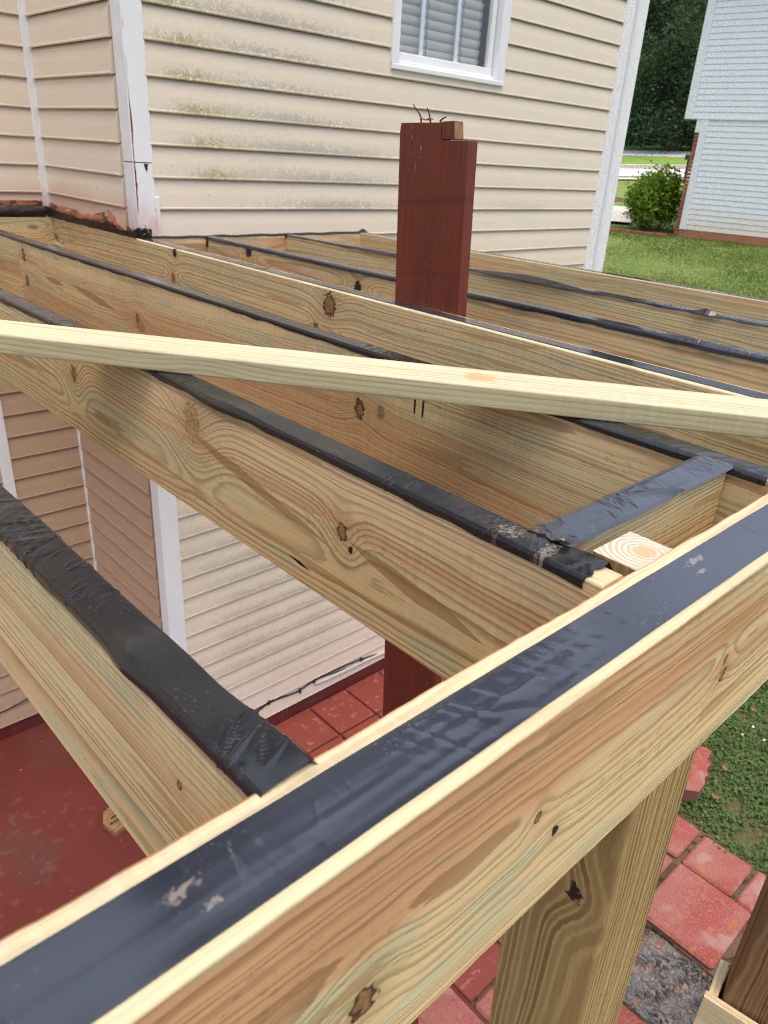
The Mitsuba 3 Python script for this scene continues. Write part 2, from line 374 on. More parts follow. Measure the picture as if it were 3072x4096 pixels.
def lawn(p, n, uv):
    c = mix(C3(0.105, 0.155, 0.040), C3(0.160, 0.215, 0.066), fbm(p.x * 0.8, p.y * 0.8, 1.0, 4))
    c = mix(c, C3(0.20, 0.22, 0.075), 0.55 * smoothstep(0.52, 0.72, fbm(p.x * 2.1, p.y * 2.1, 6.0, 4)))
    c *= 0.62 + 0.75 * noise(p.x * 34, p.y * 34, p.z * 20)
    near = smoothstep(8.0, 5.0, p.x)
    return mix(c, mix(C3(0.115, 0.085, 0.055), C3(0.085, 0.085, 0.04), fbm(p.x * 7, p.y * 7, 2.0)) * (0.6 + 0.8 * noise(p.x * 90, p.y * 90, 1.0)), 0.85 * near)


principled('lawn', lawn, rough=0.9, spec=0.1)
principled('far_lawn', lambda p, n, uv: mix(C3(0.10, 0.17, 0.035), C3(0.16, 0.25, 0.055), fbm(p.x * 0.7, p.y * 0.7, 2.0)), rough=0.9, spec=0.1)
principled('road_surface', lambda p, n, uv: mix(C3(0.44, 0.42, 0.43), C3(0.56, 0.54, 0.54), fbm(p.x * 0.6, p.y * 0.6, 2.0)), rough=0.85, spec=0.2)
principled('concrete', lambda p, n, uv: mix(C3(0.46, 0.42, 0.37), C3(0.58, 0.53, 0.47), fbm(p.x * 1.2, p.y * 1.2, 4.0)) * (0.93 + 0.1 * noise(p.x * 30, p.y * 30)), rough=0.85, spec=0.2)


def white_siding(p, n, uv):
    c = C3(0.75, 0.78, 0.83) * (0.965 + 0.05 * fbm(p.y * 2.0, p.z * 2.0, p.x))
    dirt = smoothstep(-0.10, -0.62, p.z + 0.25 * fbm(p.y * 1.4, p.z * 3, 2.0)) * 0.55
    return mix(c, C3(0.72, 0.60, 0.42), dirt)


principled('white_siding', white_siding, rough=0.6, spec=0.3)


def brick_red(p, n, uv):
    return mix(C3(0.24, 0.085, 0.052), C3(0.33, 0.125, 0.08), fbm(p.x * 9, p.y * 9, p.z * 15))


principled('brick_red', brick_red, rough=0.85, spec=0.2)
principled('clay', lambda p, n, uv: mix(C3(0.34, 0.135, 0.085), C3(0.42, 0.20, 0.12), fbm(p.x * 4, p.y * 4, p.z * 6)), rough=0.9, spec=0.15)
principled('house_core', rgb=(0.10, 0.09, 0.08), rough=0.9)
principled('roof_shingle', rgb=(0.10, 0.09, 0.085), rough=0.9)
principled('room_dark', rgb=(0.10, 0.10, 0.09), rough=0.9)
principled('blind', rgb=(0.44, 0.45, 0.43), rough=0.5)
principled('muntin', rgb=(0.62, 0.70, 0.80), rough=0.4)
principled('bark', lambda p, n, uv: mix(C3(0.12, 0.08, 0.055), C3(0.22, 0.15, 0.11), noise(p.x * 12, p.y * 12, p.z * 3)), rough=0.95, spec=0.1)
mat('pane_glass', {'type': 'thindielectric', 'int_ior': 1.5})


def leafmat(name, c0, c1, f, trans=0.35):
    fn = lambda p, n, uv: mix(C3(*c0), C3(*c1), noise(p.x * f, p.y * f, p.z * f))
    mat(name, {'type': 'principledthin', 'base_color': proc(fn), 'roughness': 0.55, 'diff_trans': trans, 'spec_trans': 0.0, 'eta': 1.4})


leafmat('leaf_tree', (0.042, 0.085, 0.042), (0.115, 0.175, 0.085), 1.1, 0.4)
leafmat('leaf_bush', (0.095, 0.19, 0.022), (0.29, 0.42, 0.055), 7.0, 0.65)
leafmat('leaf_clover', (0.065, 0.130, 0.042), (0.155, 0.235, 0.090), 42.0, 0.4)
leafmat('leaf_grass', (0.105, 0.165, 0.038), (0.185, 0.260, 0.070), 3.0, 0.5)
principled('clover_white', rgb=(0.75, 0.75, 0.62), rough=0.8)


# ------------------------------------------------------------------ mesh helpers
class MB:
    def __init__(self):
        self.v, self.f, self.n = [], [], 0

    def add(self, v, f):
        v = np.asarray(v, float)
        self.v.append(v)
        self.f.append(np.asarray(f, int) + self.n)
        self.n += len(v)

    def mesh(self):
        return np.vstack(self.v), np.vstack(self.f)


BOXF = np.array([[0, 2, 3, 1], [4, 5, 7, 6], [0, 1, 5, 4], [2, 6, 7, 3], [0, 4, 6, 2], [1, 3, 7, 5]])


def box(x0, x1, y0, y1, z0, z1):
    return trimesh.creation.box(bounds=[[min(x0, x1), min(y0, y1), min(z0, z1)], [max(x0, x1), max(y0, y1), max(z0, z1)]])


def rbox(x0, x1, y0, y1, z0, z1, c=0.003):
    """a box with chamfered edges: the hull of its 24 inset corners"""
    lo, hi = np.array([x0, y0, z0], float), np.array([x1, y1, z1], float)
    pts = []
    for i in range(8):
        s = np.array([(i >> k) & 1 for k in range(3)])
        p = np.where(s, hi, lo)
        q = np.where(s, -1.0, 1.0) * c
        for k in range(3):
            d = q.copy()
            d[k] = 0
            pts.append(p + d)
    return trimesh.convex.convex_hull(np.array(pts))


def prism(poly, origin, ex, ey, ez, L):
    """polygon (n,2) in the plane ex, ey, extruded L along ez from origin (closed)"""
    import shapely
    m = trimesh.creation.extrude_polygon(shapely.Polygon(poly), 1.0, engine='earcut')
    v = np.asarray(m.vertices)
    o, ex, ey, ez = map(lambda a: np.asarray(a, float), (origin, ex, ey, ez))
    out = o + v[:, :1] * ex + v[:, 1:2] * ey + v[:, 2:3] * ez * L
    f = m.faces
    if np.dot(np.cross(ex, ey), ez) * L < 0:
        f = f[:, ::-1]
    return out, f


def tube(pts, r, k=8):
    pts = np.asarray(pts, float)
    n = len(pts)
    d = np.gradient(pts, axis=0)
    d /= np.linalg.norm(d, axis=1, keepdims=True)
    ref = np.array([0, 0, 1.0]) if abs(d[0, 2]) < 0.8 else np.array([1.0, 0, 0])
    a = np.cross(d, ref)
    a /= np.linalg.norm(a, axis=1, keepdims=True)
    b = np.cross(d, a)
    th = np.arange(k) / k * 2 * np.pi
    r = np.broadcast_to(np.asarray(r, float), (n,))
    v = pts[:, None] + r[:, None, None] * (np.cos(th)[None, :, None] * a[:, None] + np.sin(th)[None, :, None] * b[:, None])
    v = np.vstack([v.reshape(-1, 3), pts[:1], pts[-1:]])
    f = []
    for i in range(n - 1):
        for j in range(k):
            j2 = (j + 1) % k
            f += [[i * k + j, i * k + j2, (i + 1) * k + j2], [i * k + j, (i + 1) * k + j2, (i + 1) * k + j]]
    for j in range(k):
        f += [[n * k, (j + 1) % k, j], [n * k + 1, (n - 1) * k + j, (n - 1) * k + (j + 1) % k]]
    return v, np.array(f)


def sheet(P):
    """grid of points (n, m, 3) as a quad sheet"""
    n, m = P.shape[:2]
    i, j = np.meshgrid(np.arange(n - 1), np.arange(m - 1), indexing='ij')
    q = np.stack([i * m + j, (i + 1) * m + j, (i + 1) * m + j + 1, i * m + j + 1], -1).reshape(-1, 4)
    return P.reshape(-1, 3), np.vstack([q[:, [0, 1, 2]], q[:, [0, 2, 3]]])


def board(o, eu, ea, eb, L, w, t, idn, c=0.003, seg=None, wob=0.0, u0=None, rag=0.0):
    """lumber: u along eu (length L), a along ea (width w; a = 0 is the top edge), b along eb (thickness t); rounded edges; packed uv."""
    o, eu, ea, eb = (np.asarray(x, float) for x in (o, eu, ea, eb))
    prof = []   # (a, b, face code)
    q = [(c * (1 - math.cos(s)), c * (1 - math.sin(s))) for s in np.linspace(0, math.pi / 2, 4)]  # quarter arc
    ring = []
    # go round: side b=0 (from a=w to a=0), top a=0 (b 0..t), side b=t (a 0..w), bottom
    def arc(ca, cb, a0, a1):
        return [(ca + c * math.cos(s), cb + c * math.sin(s)) for s in np.linspace(a0, a1, 4)]
    corners = [arc(c, c, -math.pi / 2, -math.pi), arc(c, t - c, math.pi, math.pi / 2), arc(w - c, t - c, math.pi / 2, 0), arc(w - c, c, 0, -math.pi / 2)]
    strips = []
    codes = [1, 2, 3, 0]   # face after each corner
    for k in range(4):
        cur, nxt = corners[k], corners[(k + 1) % 4]
        strips.append((cur[1:], codes[k - 1], codes[k], cur, nxt))
    segs = []
    for k in range(4):
        cur, nxt = corners[k], corners[(k + 1) % 4]
        # half of this corner's arc belongs to the face after it
        pts = [cur[0], cur[1], cur[2], cur[3], nxt[0]]
        segs.append((pts, codes[k]))
    n = seg or max(2, int(L / 0.08))
    us = np.linspace(0, L, n + 1)
    V, UV, F, base = [], [], [], 0
    for pts, code in segs:
        P = np.array(pts)
        vv = P[:, 0] if code in (0, 2) else P[:, 1]
        vv = np.clip(vv, 0, None)
        m = len(P)
        du = us[:, None]
        X = o + du[..., None] * eu + P[None, :, 0, None] * ea + P[None, :, 1, None] * eb
        if wob:
            h = (meshkit.noise(np.stack([us * 1.3 + idn * 9.1, us * 0, us * 0], -1), 3) - 0.5) * wob
            X = X + h[:, None, None] * eb
        if rag:
            edge = (np.minimum(np.abs(P[:, 1]), np.abs(P[:, 1] - t)) < 0.004)[None, :]
            hh = (meshkit.noise(np.stack([us * 18 + idn, us * 0, us * 0], -1), 4) - 0.5) + 0.6 * (meshkit.noise(np.stack([us * 70, us * 0 + idn, us * 0], -1), 6) - 0.5)
            X = X + (hh[:, None] * rag * edge)[..., None] * eb
        V.append(X.reshape(-1, 3))
        uu = np.repeat(us + (0 if u0 is None else u0) + 5 + 20 * idn, m)
        UV.append(np.stack([uu, np.tile(vv + 1 + 4 * code, n + 1)], -1))
        i, j = np.meshgrid(np.arange(n), np.arange(m - 1), indexing='ij')
        qd = np.stack([i * m + j, (i + 1) * m + j, (i + 1) * m + j + 1, i * m + j + 1], -1).reshape(-1, 4) + base
        F += [qd[:, [0, 1, 2]], qd[:, [0, 2, 3]]]
        base += (n + 1) * m
    for e, uval in ((0, 0.0), (1, L)):
        loop = np.array([p for cor in corners for p in cor])
        X = o + uval * eu + loop[:, :1] * ea + loop[:, 1:] * eb
        cen = o + uval * eu + w / 2 * ea + t / 2 * eb
        V.append(np.vstack([X, cen]))
        UV.append(np.stack([np.full(len(loop) + 1, uval + 5 + 20 * idn), np.r_[np.clip(loop[:, 0], 0, None), w / 2] + 1], -1))
        k = np.arange(len(loop))
        tri = np.stack([k, (k + 1) % len(loop), np.full(len(loop), len(loop))], -1) + base
        F.append(tri if e == 0 else tri[:, ::-1])
        base += len(loop) + 1
    V, UV, F = np.vstack(V), np.vstack(UV), np.vstack(F)
    if np.dot(np.cross(eu, ea), eb) < 0:
        F = F[:, ::-1]
    tm = trimesh.Trimesh(V, F, process=False)
    # orient outward by signed volume
    if tm.volume < 0:
        F = F[:, ::-1]
    return (V, F), UV


def add_board(key, *a, bsdf='lumber', **k):
    m, uv = board(*a, **k)
    return add(key, m, bsdf, False, uv)


def wrinkles(U, Cc, n, seed, c0, c1, amp=.0011, wid=.0009, ln=(.012, .045), ang=(.55, .25), clump=12):
    """height of n pressed creases, mostly across the tape, gathered in clumps"""
    rnd = np.random.default_rng(seed)
    u0, u1 = U.min(), U.max()
    out = np.zeros_like(U)
    cen = rnd.uniform(u0, u1, max(2, n // clump))
    us = U[:, 0]
    for k in range(n):
        uc = cen[rnd.integers(len(cen))] + rnd.normal(0, .022)
        cc = rnd.uniform(c0, c1)
        a = ang[0] + ang[1] * rnd.normal()
        L = rnd.uniform(*ln) * .5
        h = amp * rnd.uniform(.35, 1.3) * rnd.choice([1, 1, -.6])
        i0, i1 = np.searchsorted(us, [uc - .05, uc + .05])
        if i1 - i0 < 2:
            continue
        du, dc = U[i0:i1] - uc, Cc[i0:i1] - cc
        al = du * math.sin(a) + dc * math.cos(a)
        ac = du * math.cos(a) - dc * math.sin(a) + 9.0 * al ** 2 * rnd.normal() * .5
        w = wid * rnd.uniform(.7, 1.8)
        out[i0:i1] += h * np.exp(-(ac / w) ** 2) * np.exp(-(al / L) ** 4)
    return out


def tape_along_y(xc, y0, y1, t, dr0, dr1, seed, amp=0.0007, bubbles=(), step=0.0022, wide=None, endtear=0.0, nw=80, wamp=.0009):
    """black flashing tape over a joist edge whose near top corner runs along xc(y): drapes dr0 on the near side, dr1 on the far side"""
    ys = np.r_[np.arange(y0, 1.3, .0013), np.arange(1.3, y1, .0045)]
    cs = np.r_[np.linspace(-dr0, -0.002, 5), np.linspace(-0.0008, t + 0.0008, 18), np.linspace(t + 0.002, t + dr1, 4)]
    Y, Cc = np.meshgrid(ys, cs, indexing='ij')
    g = 0.0014
    near, far = Cc < -0.001, Cc > t + 0.001
    x = np.where(near, -g, np.where(far, t + g, np.clip(Cc, 0, t)))
    z = np.where(near, Cc, np.where(far, t - Cc, g))
    nx = np.where(near, -1.0, np.where(far, 1.0, 0.0))
    nz = np.where(near | far, 0.15, 1.0)
    P3 = np.stack([Y, Cc, 0 * Y], -1)
    big = meshkit.fbm(P3 * [9, 30, 1] + seed, 3, seed)
    skew = Y + 0.35 * Cc
    zone = np.clip((meshkit.noise(P3 * [7, 8, 1] + seed * 3.3, seed + 2) - 0.48) * 4, 0, 1)
    cre = np.abs(meshkit.noise(np.stack([skew * 75, Cc * 14, 0 * Y], -1) + seed, seed + 5) - 0.5) * 2
    cre2 = np.abs(meshkit.noise(np.stack([(Y - 0.6 * Cc) * 130, Cc * 25, 0 * Y], -1) + seed, seed + 8) - 0.5) * 2
    d = amp * (1.5 * big + zone * (1.0 * np.clip(0.45 - cre, 0, 1) * 2 + 0.5 * np.clip(0.4 - cre2, 0, 1) * 2))
    d = d + wrinkles(Y, Cc, nw, seed + 50, -dr0, t + dr1, wamp)
    # wavy lower edges of the drapes
    lowedge = (meshkit.noise(np.stack([ys * 22, ys * 0, ys * 0 + seed], -1), seed) - 0.5) * 0.004
    z = z + np.where(near, lowedge[:, None] * (Cc / -dr0), 0) + np.where(far, lowedge[::-1][:, None] * ((Cc - t) / dr1), 0)
    for (yb, L, hgt, sd) in bubbles:
        e = np.exp(-((Y - yb) / L) ** 2)
        s = np.where(near, 1.0, 0) if sd < 0 else (np.clip(1 - Cc / t, 0, 1) if sd == 0 else np.clip(Cc / t, 0, 1))
        d = d + e * hgt * np.clip(s, 0, 1)
    X = np.vectorize(xc)(ys)[:, None] + x + nx * d
    Z = z + nz * d
    if endtear:
        off = (meshkit.noise(np.stack([cs * 160, cs * 0, cs * 0 + seed], -1), seed) - 0.5) * endtear
        w = np.clip(1 - (ys - y0) / 0.05, 0, 1)[:, None]
        Y = Y + off[None] * w
    return sheet(np.stack([X, Y, Z], -1)[:, ::-1])


# ------------------------------------------------------------------ terrain
AX = np.array([math.cos(math.radians(27.5)), math.sin(math.radians(27.5))])
TX = np.array([-AX[1], AX[0]])
PS = np.array([-400, 3.0, 3.4, 4.7, 6.0, 9.0, 13, 16, 18.8, 20.4, 20.9, 27.5, 30, 36, 40, 41, 49, 50, 53, 60, 75, 95, 130, 200, 420])
PZ = np.array([-3.03, -3.03, -2.985, -2.985, -2.93, -2.40, -1.70, -1.24, -.97, -.95, -.84, -.76, -.70, -.25, .05, .12, .52, .64, .80, 1.2, 2.3, 3.0, 3.6, 4.0, 4.0])


def ground_z(x, y):
    s = np.asarray(x) * AX[0] + np.asarray(y) * AX[1]
    t = np.asarray(x) * TX[0] + np.asarray(y) * TX[1]
    z = np.interp(s, PS, PZ)
    sm = (np.interp(s - 0.6, PS, PZ) + np.interp(s + 0.6, PS, PZ) + 2 * z) / 4
    tilt = np.clip((s - 30) / 10, 0, 1) * np.clip(-0.045 * (t - 0.0), -1.2, 1.2)
    return sm + tilt


def st(s, t):
    return s * AX[0] + t * TX[0], s * AX[1] + t * TX[1]


s_ = np.r_[-60, -20, np.arange(-8, 4, 1.0), np.arange(4, 30, 0.5), np.arange(30, 60, 1.0), np.arange(60, 130, 5), 150, 200, 280, 420]
t_ = np.r_[-300, -150, -80, -50, np.arange(-36, 36, 1.0), 50, 80, 150, 300]
S_, T_ = np.meshgrid(s_, t_, indexing='ij')
gx, gy = st(S_, T_)
gz = ground_z(gx, gy) + np.where(S_ > 5.5, (meshkit.fbm(np.stack([gx * .35, gy * .35, 0 * gx], -1), 3, 2) - .5) * 0.10, 0)
add('lawn', sheet(np.stack([gx, gy, gz], -1)), 'lawn', True)
tag('lawn', 'mown green lawn rising from the deck towards the white house', 'lawn', kind='structure')


def strip(key, s0, s1, t0, t1, lift, bsdf, n=40, skew=0.0, bend=None):
    tt = np.linspace(t0, t1, n)
    ss = np.linspace(0, 1, 6)
    SS, TT = np.meshgrid(ss, tt, indexing='ij')
    off = skew * TT + (bend(TT) if bend else 0)
    x, y = st(s0 + (s1 - s0) * SS + off, TT)
    z = ground_z(x, y) + lift
    m = sheet(np.stack([x, y, z], -1)[:, ::-1])
    return add(key, m, bsdf, True)


strip('driveway', 20.9, 27.2, 0.9, 30, 0.06, 'concrete')
tag('driveway', 'pale concrete driveway behind the round bush', 'driveway', kind='structure')
strip('pavement', 39.6, 40.5, -40, 40, 0.10, 'concrete', skew=-0.09)
tag('pavement', 'narrow pale concrete pavement along the near side of the road', 'pavement', kind='structure')
strip('road', 41.2, 48.6, -60, 60, 0.10, 'road_surface', skew=-0.09)
tag('road', 'pale grey street crossing behind the bush', 'road', kind='structure')
strip('far_pavement', 50.6, 51.5, -60, 60, 0.12, 'concrete', skew=-0.09)
tag('far_pavement', 'thin pale pavement on the far side of the road', 'pavement', kind='structure')
strip('hill_lawn', 51.6, 140, -80, 80, 0.12, 'far_lawn', n=60, skew=-0.09)
tag('hill_lawn', 'bright green lawn sloping up beyond the road', 'lawn', kind='structure')
# the side street running up beyond the far lawn
tt = np.linspace(0, 1, 20)
xa, ya = st(62 - 4 * tt, 6 - 14 * tt)
xb, yb = st(69 - 5 * tt, 6 - 14 * tt)
ww = np.linspace(0, 1, 5)
gx2 = xa[:, None] * (1 - ww) + xb[:, None] * ww
gy2 = ya[:, None] * (1 - ww) + yb[:, None] * ww
add('side_road', sheet(np.stack([gx2, gy2, ground_z(gx2, gy2) + 0.2], -1)), 'road_surface', True)
tag('side_road', 'second pale road curving away under the trees', 'road', kind='structure')
# kerb of the road: a long low concrete edge on the far side
kb = MB()
tt = np.linspace(-60, 60, 60)
pp = [(0, 0), (0, .16), (.02, .18), (.16, .18), (.16, 0)]
ring = []
for a, b in pp:
    x, y = st(48.62 + a - 0.09 * tt, tt)
    ring.append(np.stack([x, y, ground_z(*st(48.6 - 0.09 * tt, tt)) + b + 0.06], -1))
add('kerb', sheet(np.stack(ring, 1)), 'concrete', False)
tag('kerb', 'concrete kerb on the far edge of the road', 'kerb', kind='structure')
# bare dirt patch on the lawn
dm = MB()
th = np.linspace(0, 2 * np.pi, 25)[:-1]
pts = []
for rr in (0, 0.5, 1.0):
    for q in th:
        k = 1 + 0.3 * math.sin(3 * q) + 0.15 * math.sin(7 * q + 1)
        x, y = st(30.6 + 1.0 * rr * k * math.cos(q), 2.7 + 1.15 * rr * k * math.sin(q))
        pts.append((x, y, float(ground_z(x, y)) + 0.02 + 0.28 * (1 - rr) * (0.6 + 0.4 * math.sin(5 * q))))
P = np.array(pts).reshape(3, 24, 3)
P = np.concatenate([P, P[:, :1]], 1)
add('dirt_mound', sheet(P[:, ::-1]), 'soil', True)
tag('dirt_mound', 'low bare brown dirt patch on the lawn left of the bush', 'dirt', kind='structure')

# ------------------------------------------------------------------ patio, pavers, gravel
slab = box(-4, 1.775, 0.62, YB - 0.02, ZG - 0.12, ZG)
add('patio', slab, 'patio_red')
tag('patio', 'red painted concrete patio below the deck frame', 'patio', kind='structure')


def paver(x0, x1, y0, y1, z, bsdf, c=0.006, tilt=0.0, jit=0.004, irregular=0.0, seed=0):
    j = rng.uniform(-jit, jit, 4)
    m = rbox(x0 + 0.006 + j[0], x1 - 0.006 + j[1], y0 + 0.006 + j[2], y1 - 0.006 + j[3], ZG - 0.055, z + rng.uniform(-.003, .003), c)
    v = np.array(m.vertices)
    cx, cy = (x0 + x1) / 2, (y0 + y1) / 2
    tx, ty = rng.uniform(-.008, .008, 2)
    v[:, 2] += np.where(v[:, 2] > ZG - 0.03, (v[:, 0] - cx) * tx + (v[:, 1] - cy) * ty, 0)
    return add('patio__paver', (v, np.array(m.faces)), bsdf)


for i in range(-2, 4):
    for j in range(0, 7):
        x0, x1 = 2.40 + .31 * i, 2.40 + .31 * (i + 1)
        y1, y0 = 3.08 - .33 * j, 3.08 - .33 * (j + 1)
        if i == 3:
            x1 = 3.495
        if y1 < 1.30:
            continue
        paver(x0, x1, y0, y1, ZG, 'paver_dark')
for (x0, x1, y0, y1) in ((2.75, 3.20, .455, .858), (3.205, 3.495, .568, .858), (3.205, 3.50, .872, 1.10), (2.90, 3.195, .875, 1.09), (2.60, 2.89, .868, 1.09),
                         (3.20, 3.49, .265, .560), (1.42, 1.77, .90, 1.22), (1.78, 2.09, .88, 1.09), (2.10, 2.30, .45, .70), (2.06, 2.30, .72, .86), (2.30, 2.59, .87, 1.09), (1.42, 1.77, .60, .89), (1.78, 2.05, .60, .87)):
    paver(x0, x1, y0, y1, ZG + (0.012 if x1 - x0 > .4 else 0.0), 'paver_pink', c=0.012)
pb = MB()
for bb in ((1.40, 3.52, .875, 3.09), (2.748, 3.515, .255, .8745), (1.40, 2.325, .44, .8745)):
    bm = box(bb[0], bb[1], bb[2], bb[3], ZG - 0.30, ZG - 0.024)
    pb.add(bm.vertices, bm.faces)
add('path_bed', pb.mesh(), 'soil')
tag('path_bed', 'dark earth in the joints between the red pavers', 'soil', kind='structure')
# the broken loose paver on the grass
poly = [(3.61, 1.055), (3.66, .995), (3.74, 1.000), (3.80, 1.025), (3.83, 1.018), (3.875, 1.052), (3.93, 1.050), (3.955, 1.085), (4.045, 1.10), (4.05, 1.14), (4.035, 1.175), (3.95, 1.165), (3.80, 1.118)]
v, f = prism(poly, (0, 0, ZG + 0.0), (1, 0, 0), (0, 1, 0), (0, 0, 1), 0.085)
add('broken_paver', (v, f), 'paver_pink')
tag('broken_paver', 'broken red paver lying alone on the grass beside the new post', 'paver')
# rubble ground: concrete-coloured base with loose stones
gxx, gyy = np.meshgrid(np.linspace(2.02, 3.22, 90), np.linspace(-0.62, 0.86, 100), indexing='ij')
hh = (meshkit.fbm(np.stack([gxx * 9, gyy * 9, 0 * gxx], -1), 4, 3) - .5) * 0.035 + (meshkit.noise(np.stack([gxx * 70, gyy * 70, 0 * gxx], -1), 9) - .5) * 0.010
rim_ = np.clip(np.minimum(np.minimum(gxx - 2.02, 3.22 - gxx), np.minimum(gyy + 0.62, 0.90 - gyy)) / 0.15, 0, 1)
add('gravel_ground', sheet(np.stack([gxx, gyy, ZG - 0.085 + (0.045 + hh) * rim_], -1)), 'rubble', True)
tag('gravel_ground', 'rough grey ground with rust stains between the pavers', 'gravel', kind='structure')
st_ = MB()
ico = trimesh.creation.icosphere(subdivisions=1)
iv, if_ = np.array(ico.vertices), np.array(ico.faces)
for k in range(7000):
    x, y = rng.uniform(2.1, 3.1), rng.uniform(-0.5, 0.80)
    r = rng.choice([.004, .006, .009, .014], p=[.50, .33, .14, .03])
    sc = r * rng.uniform(.6, 1.3, 3) * [1, 1, .6]
    vv = iv * (1 + .25 * rng.normal(size=(len(iv), 1))) * sc
    a = rng.uniform(0, 6.28)
    vv = vv @ np.array([[math.cos(a), -math.sin(a), 0], [math.sin(a), math.cos(a), 0], [0, 0, 1]]).T
    st_.add(vv + [x, y, ZG - 0.040 + r * .5 + (float(meshkit.fbm(np.array([x * 9, y * 9, 0]), 4, 3)) - .5) * 0.035], if_)
add('gravel', st_.mesh(), 'stone')
tag('gravel', 'loose grey crushed stones on the bare ground by the new post', 'gravel', kind='stuff')

# grass and clover beside the pavers
cl = MB()
N = 52000
xs, ys = rng.uniform(3.45, 6.2, N), rng.uniform(-0.3, 2.2, N)
den = meshkit.fbm(np.stack([xs * 3.0, ys * 3.0, 0 * xs], -1), 3, 12)
keep = (den > 0.40 - 0.12 * np.clip((xs - 3.5) / 0.5, 0, 1) + .04 * rng.normal(size=N)) & ((xs > 3.50) | (rng.random(N) < .35))
xs, ys = xs[keep], ys[keep]
n = len(xs)
zz = ground_z(xs, ys) + rng.uniform(.005, .038, n) * (0.5 + meshkit.noise(np.stack([xs * 9, ys * 9, 0 * xs], -1), 3))
r = rng.uniform(.005, .0105, n)
a = rng.uniform(0, 6.28, n)
tx, ty = rng.normal(0, .45, (2, n))
c, s = np.cos(a), np.sin(a)
quad = np.array([[-.5, 0], [0, .62], [.75, 0], [0, -.62]])
V = np.zeros((n, 4, 3))
for k in range(4):
    lx, ly = quad[k] * 1.9
    V[:, k, 0] = xs + r * (lx * c - ly * s)
    V[:, k, 1] = ys + r * (lx * s + ly * c)
    V[:, k, 2] = zz + r * (lx * tx + ly * ty)
F = np.arange(n * 4).reshape(n, 4)
add('clover', (V.reshape(-1, 3), np.vstack([F[:, [0, 1, 2]], F[:, [0, 2, 3]]])), 'leaf_clover')
tag('clover', 'low patchy clover and grass beside the red pavers', 'grass', kind='stuff')
fl = MB()
for k in range(160):
    x, y = rng.uniform(3.7, 5.6), rng.uniform(.2, 1.9)
    if meshkit.noise(np.array([x * 2.2, y * 2.2, 0]), 5) < .45:
        continue
    fl.add(iv * [.009, .009, .008] * rng.uniform(.7, 1.1) + [x, y, float(ground_z(x, y)) + .045], if_)
add('clover_flowers', fl.mesh(), 'clover_white', True)
tag('clover_flowers', 'small round white clover flowers in the grass', 'flower', kind='stuff')

for (x, y, a, lb) in ((4.05, 1.00, .4, 'small curled brown leaf on the clover level with the broken paver'), (4.75, 1.12, 4.0, 'small brown leaf farthest up the grass near the white clover flowers'),
                      (3.78, .93, 5.1, 'small brown leaf on the grass nearest the row of red pavers')):
    w_ = np.linspace(-1, 1, 9)
    rows = []
    for q in (-1, -.4, 0, .4, 1):
        hw = .016 * (1 - w_ ** 2) ** .7
        lx, ly, lz = w_ * .030, q * hw, .008 + .010 * (q * q) + .006 * w_ ** 2
        rows.append(np.stack([x + lx * math.cos(a) - ly * math.sin(a), y + lx * math.sin(a) + ly * math.cos(a), float(ground_z(x, y)) + .03 + lz], -1))
    k = add('fallen_leaf', sheet(np.stack(rows, 1)), 'raw_wood', True)
    tag(k, lb, 'leaf', 'fallen leaves on the grass')

# short mown grass blades on the nearer lawn
N = 150000
s1 = 7.5 + 13.2 * rng.random(N) ** 0.8
t1 = rng.uniform(-0.42, 0.10, N) * s1
xs, ys = st(s1, t1)
zz = ground_z(xs, ys)
hgt = rng.uniform(.018, .045, N) * (0.6 + 0.8 * meshkit.noise(np.stack([xs * 1.5, ys * 1.5, 0 * xs], -1), 6))
wd = rng.uniform(.003, .008, N)
a = rng.uniform(0, 6.28, N)
lx, ly = rng.normal(0, .35, (2, N)) * hgt
V = np.zeros((N, 3, 3))
V[:, 0] = np.stack([xs - np.cos(a) * wd, ys - np.sin(a) * wd, zz], -1)
V[:, 1] = np.stack([xs + np.cos(a) * wd, ys + np.sin(a) * wd, zz], -1)
V[:, 2] = np.stack([xs + lx, ys + ly, zz + hgt], -1)
add('grass', (V.reshape(-1, 3), np.arange(N * 3).reshape(N, 3)), 'leaf_grass')
tag('grass', 'short mown grass blades on the lawn in front of the white house', 'grass', kind='stuff')

# ------------------------------------------------------------------ the house with cream siding
tag('house', 'cream vinyl-sided house wall with white corner trim and one window', 'house')
RT = 3.7
import shapely
outline = shapely.Polygon([(-6, YB + .004), (XS + .004, YB + .004), (XS + .004, YW + .004), (5.02, YW + .004), (5.02, 11), (-6, 11)])
body = m3.Manifold(m3.Mesh(*(lambda m: (np.asarray(m.vertices, np.float32), np.asarray(m.faces, np.uint32)))(trimesh.creation.extrude_polygon(outline, RT - ZG + .1, engine='earcut'))))
body = body.translate([0, 0, ZG - .1])
WX0, WX1, WZ0, WZ1 = 2.834, 3.690, 0.746, 1.95
body = body - m3.Manifold.cube([WX1 - WX0 - .09, .6, WZ1 - WZ0 - .09]).translate([WX0 + .045, YW - .1, WZ0 + .045])
add('house__core', body, 'house_core')


def course_profile(e):
    return [(0.001, 0.007), (0.0230, 0.0), (0.0265, 0.002), (0.0272, 0.006), (0.0252, 0.0105), (0.0215, e * .5), (0.0150, e * .90), (0.0090, e * .97), (0.0040, e + .001), (0.0015, e + .0035), (0.0005, e + 0.0035)]


levels = [Z7 + E1 * k for k in range(0, int((RT - Z7) / E1))]
levels_low = [Z7 - E0 * k for k in range(1, 26)]


def clipped(prof, lo, hi):
    g = shapely.Polygon(prof).intersection(shapely.box(-1, lo, 1, hi))
    return list(g.exterior.coords)[:-1] if g.area > 1e-7 else None


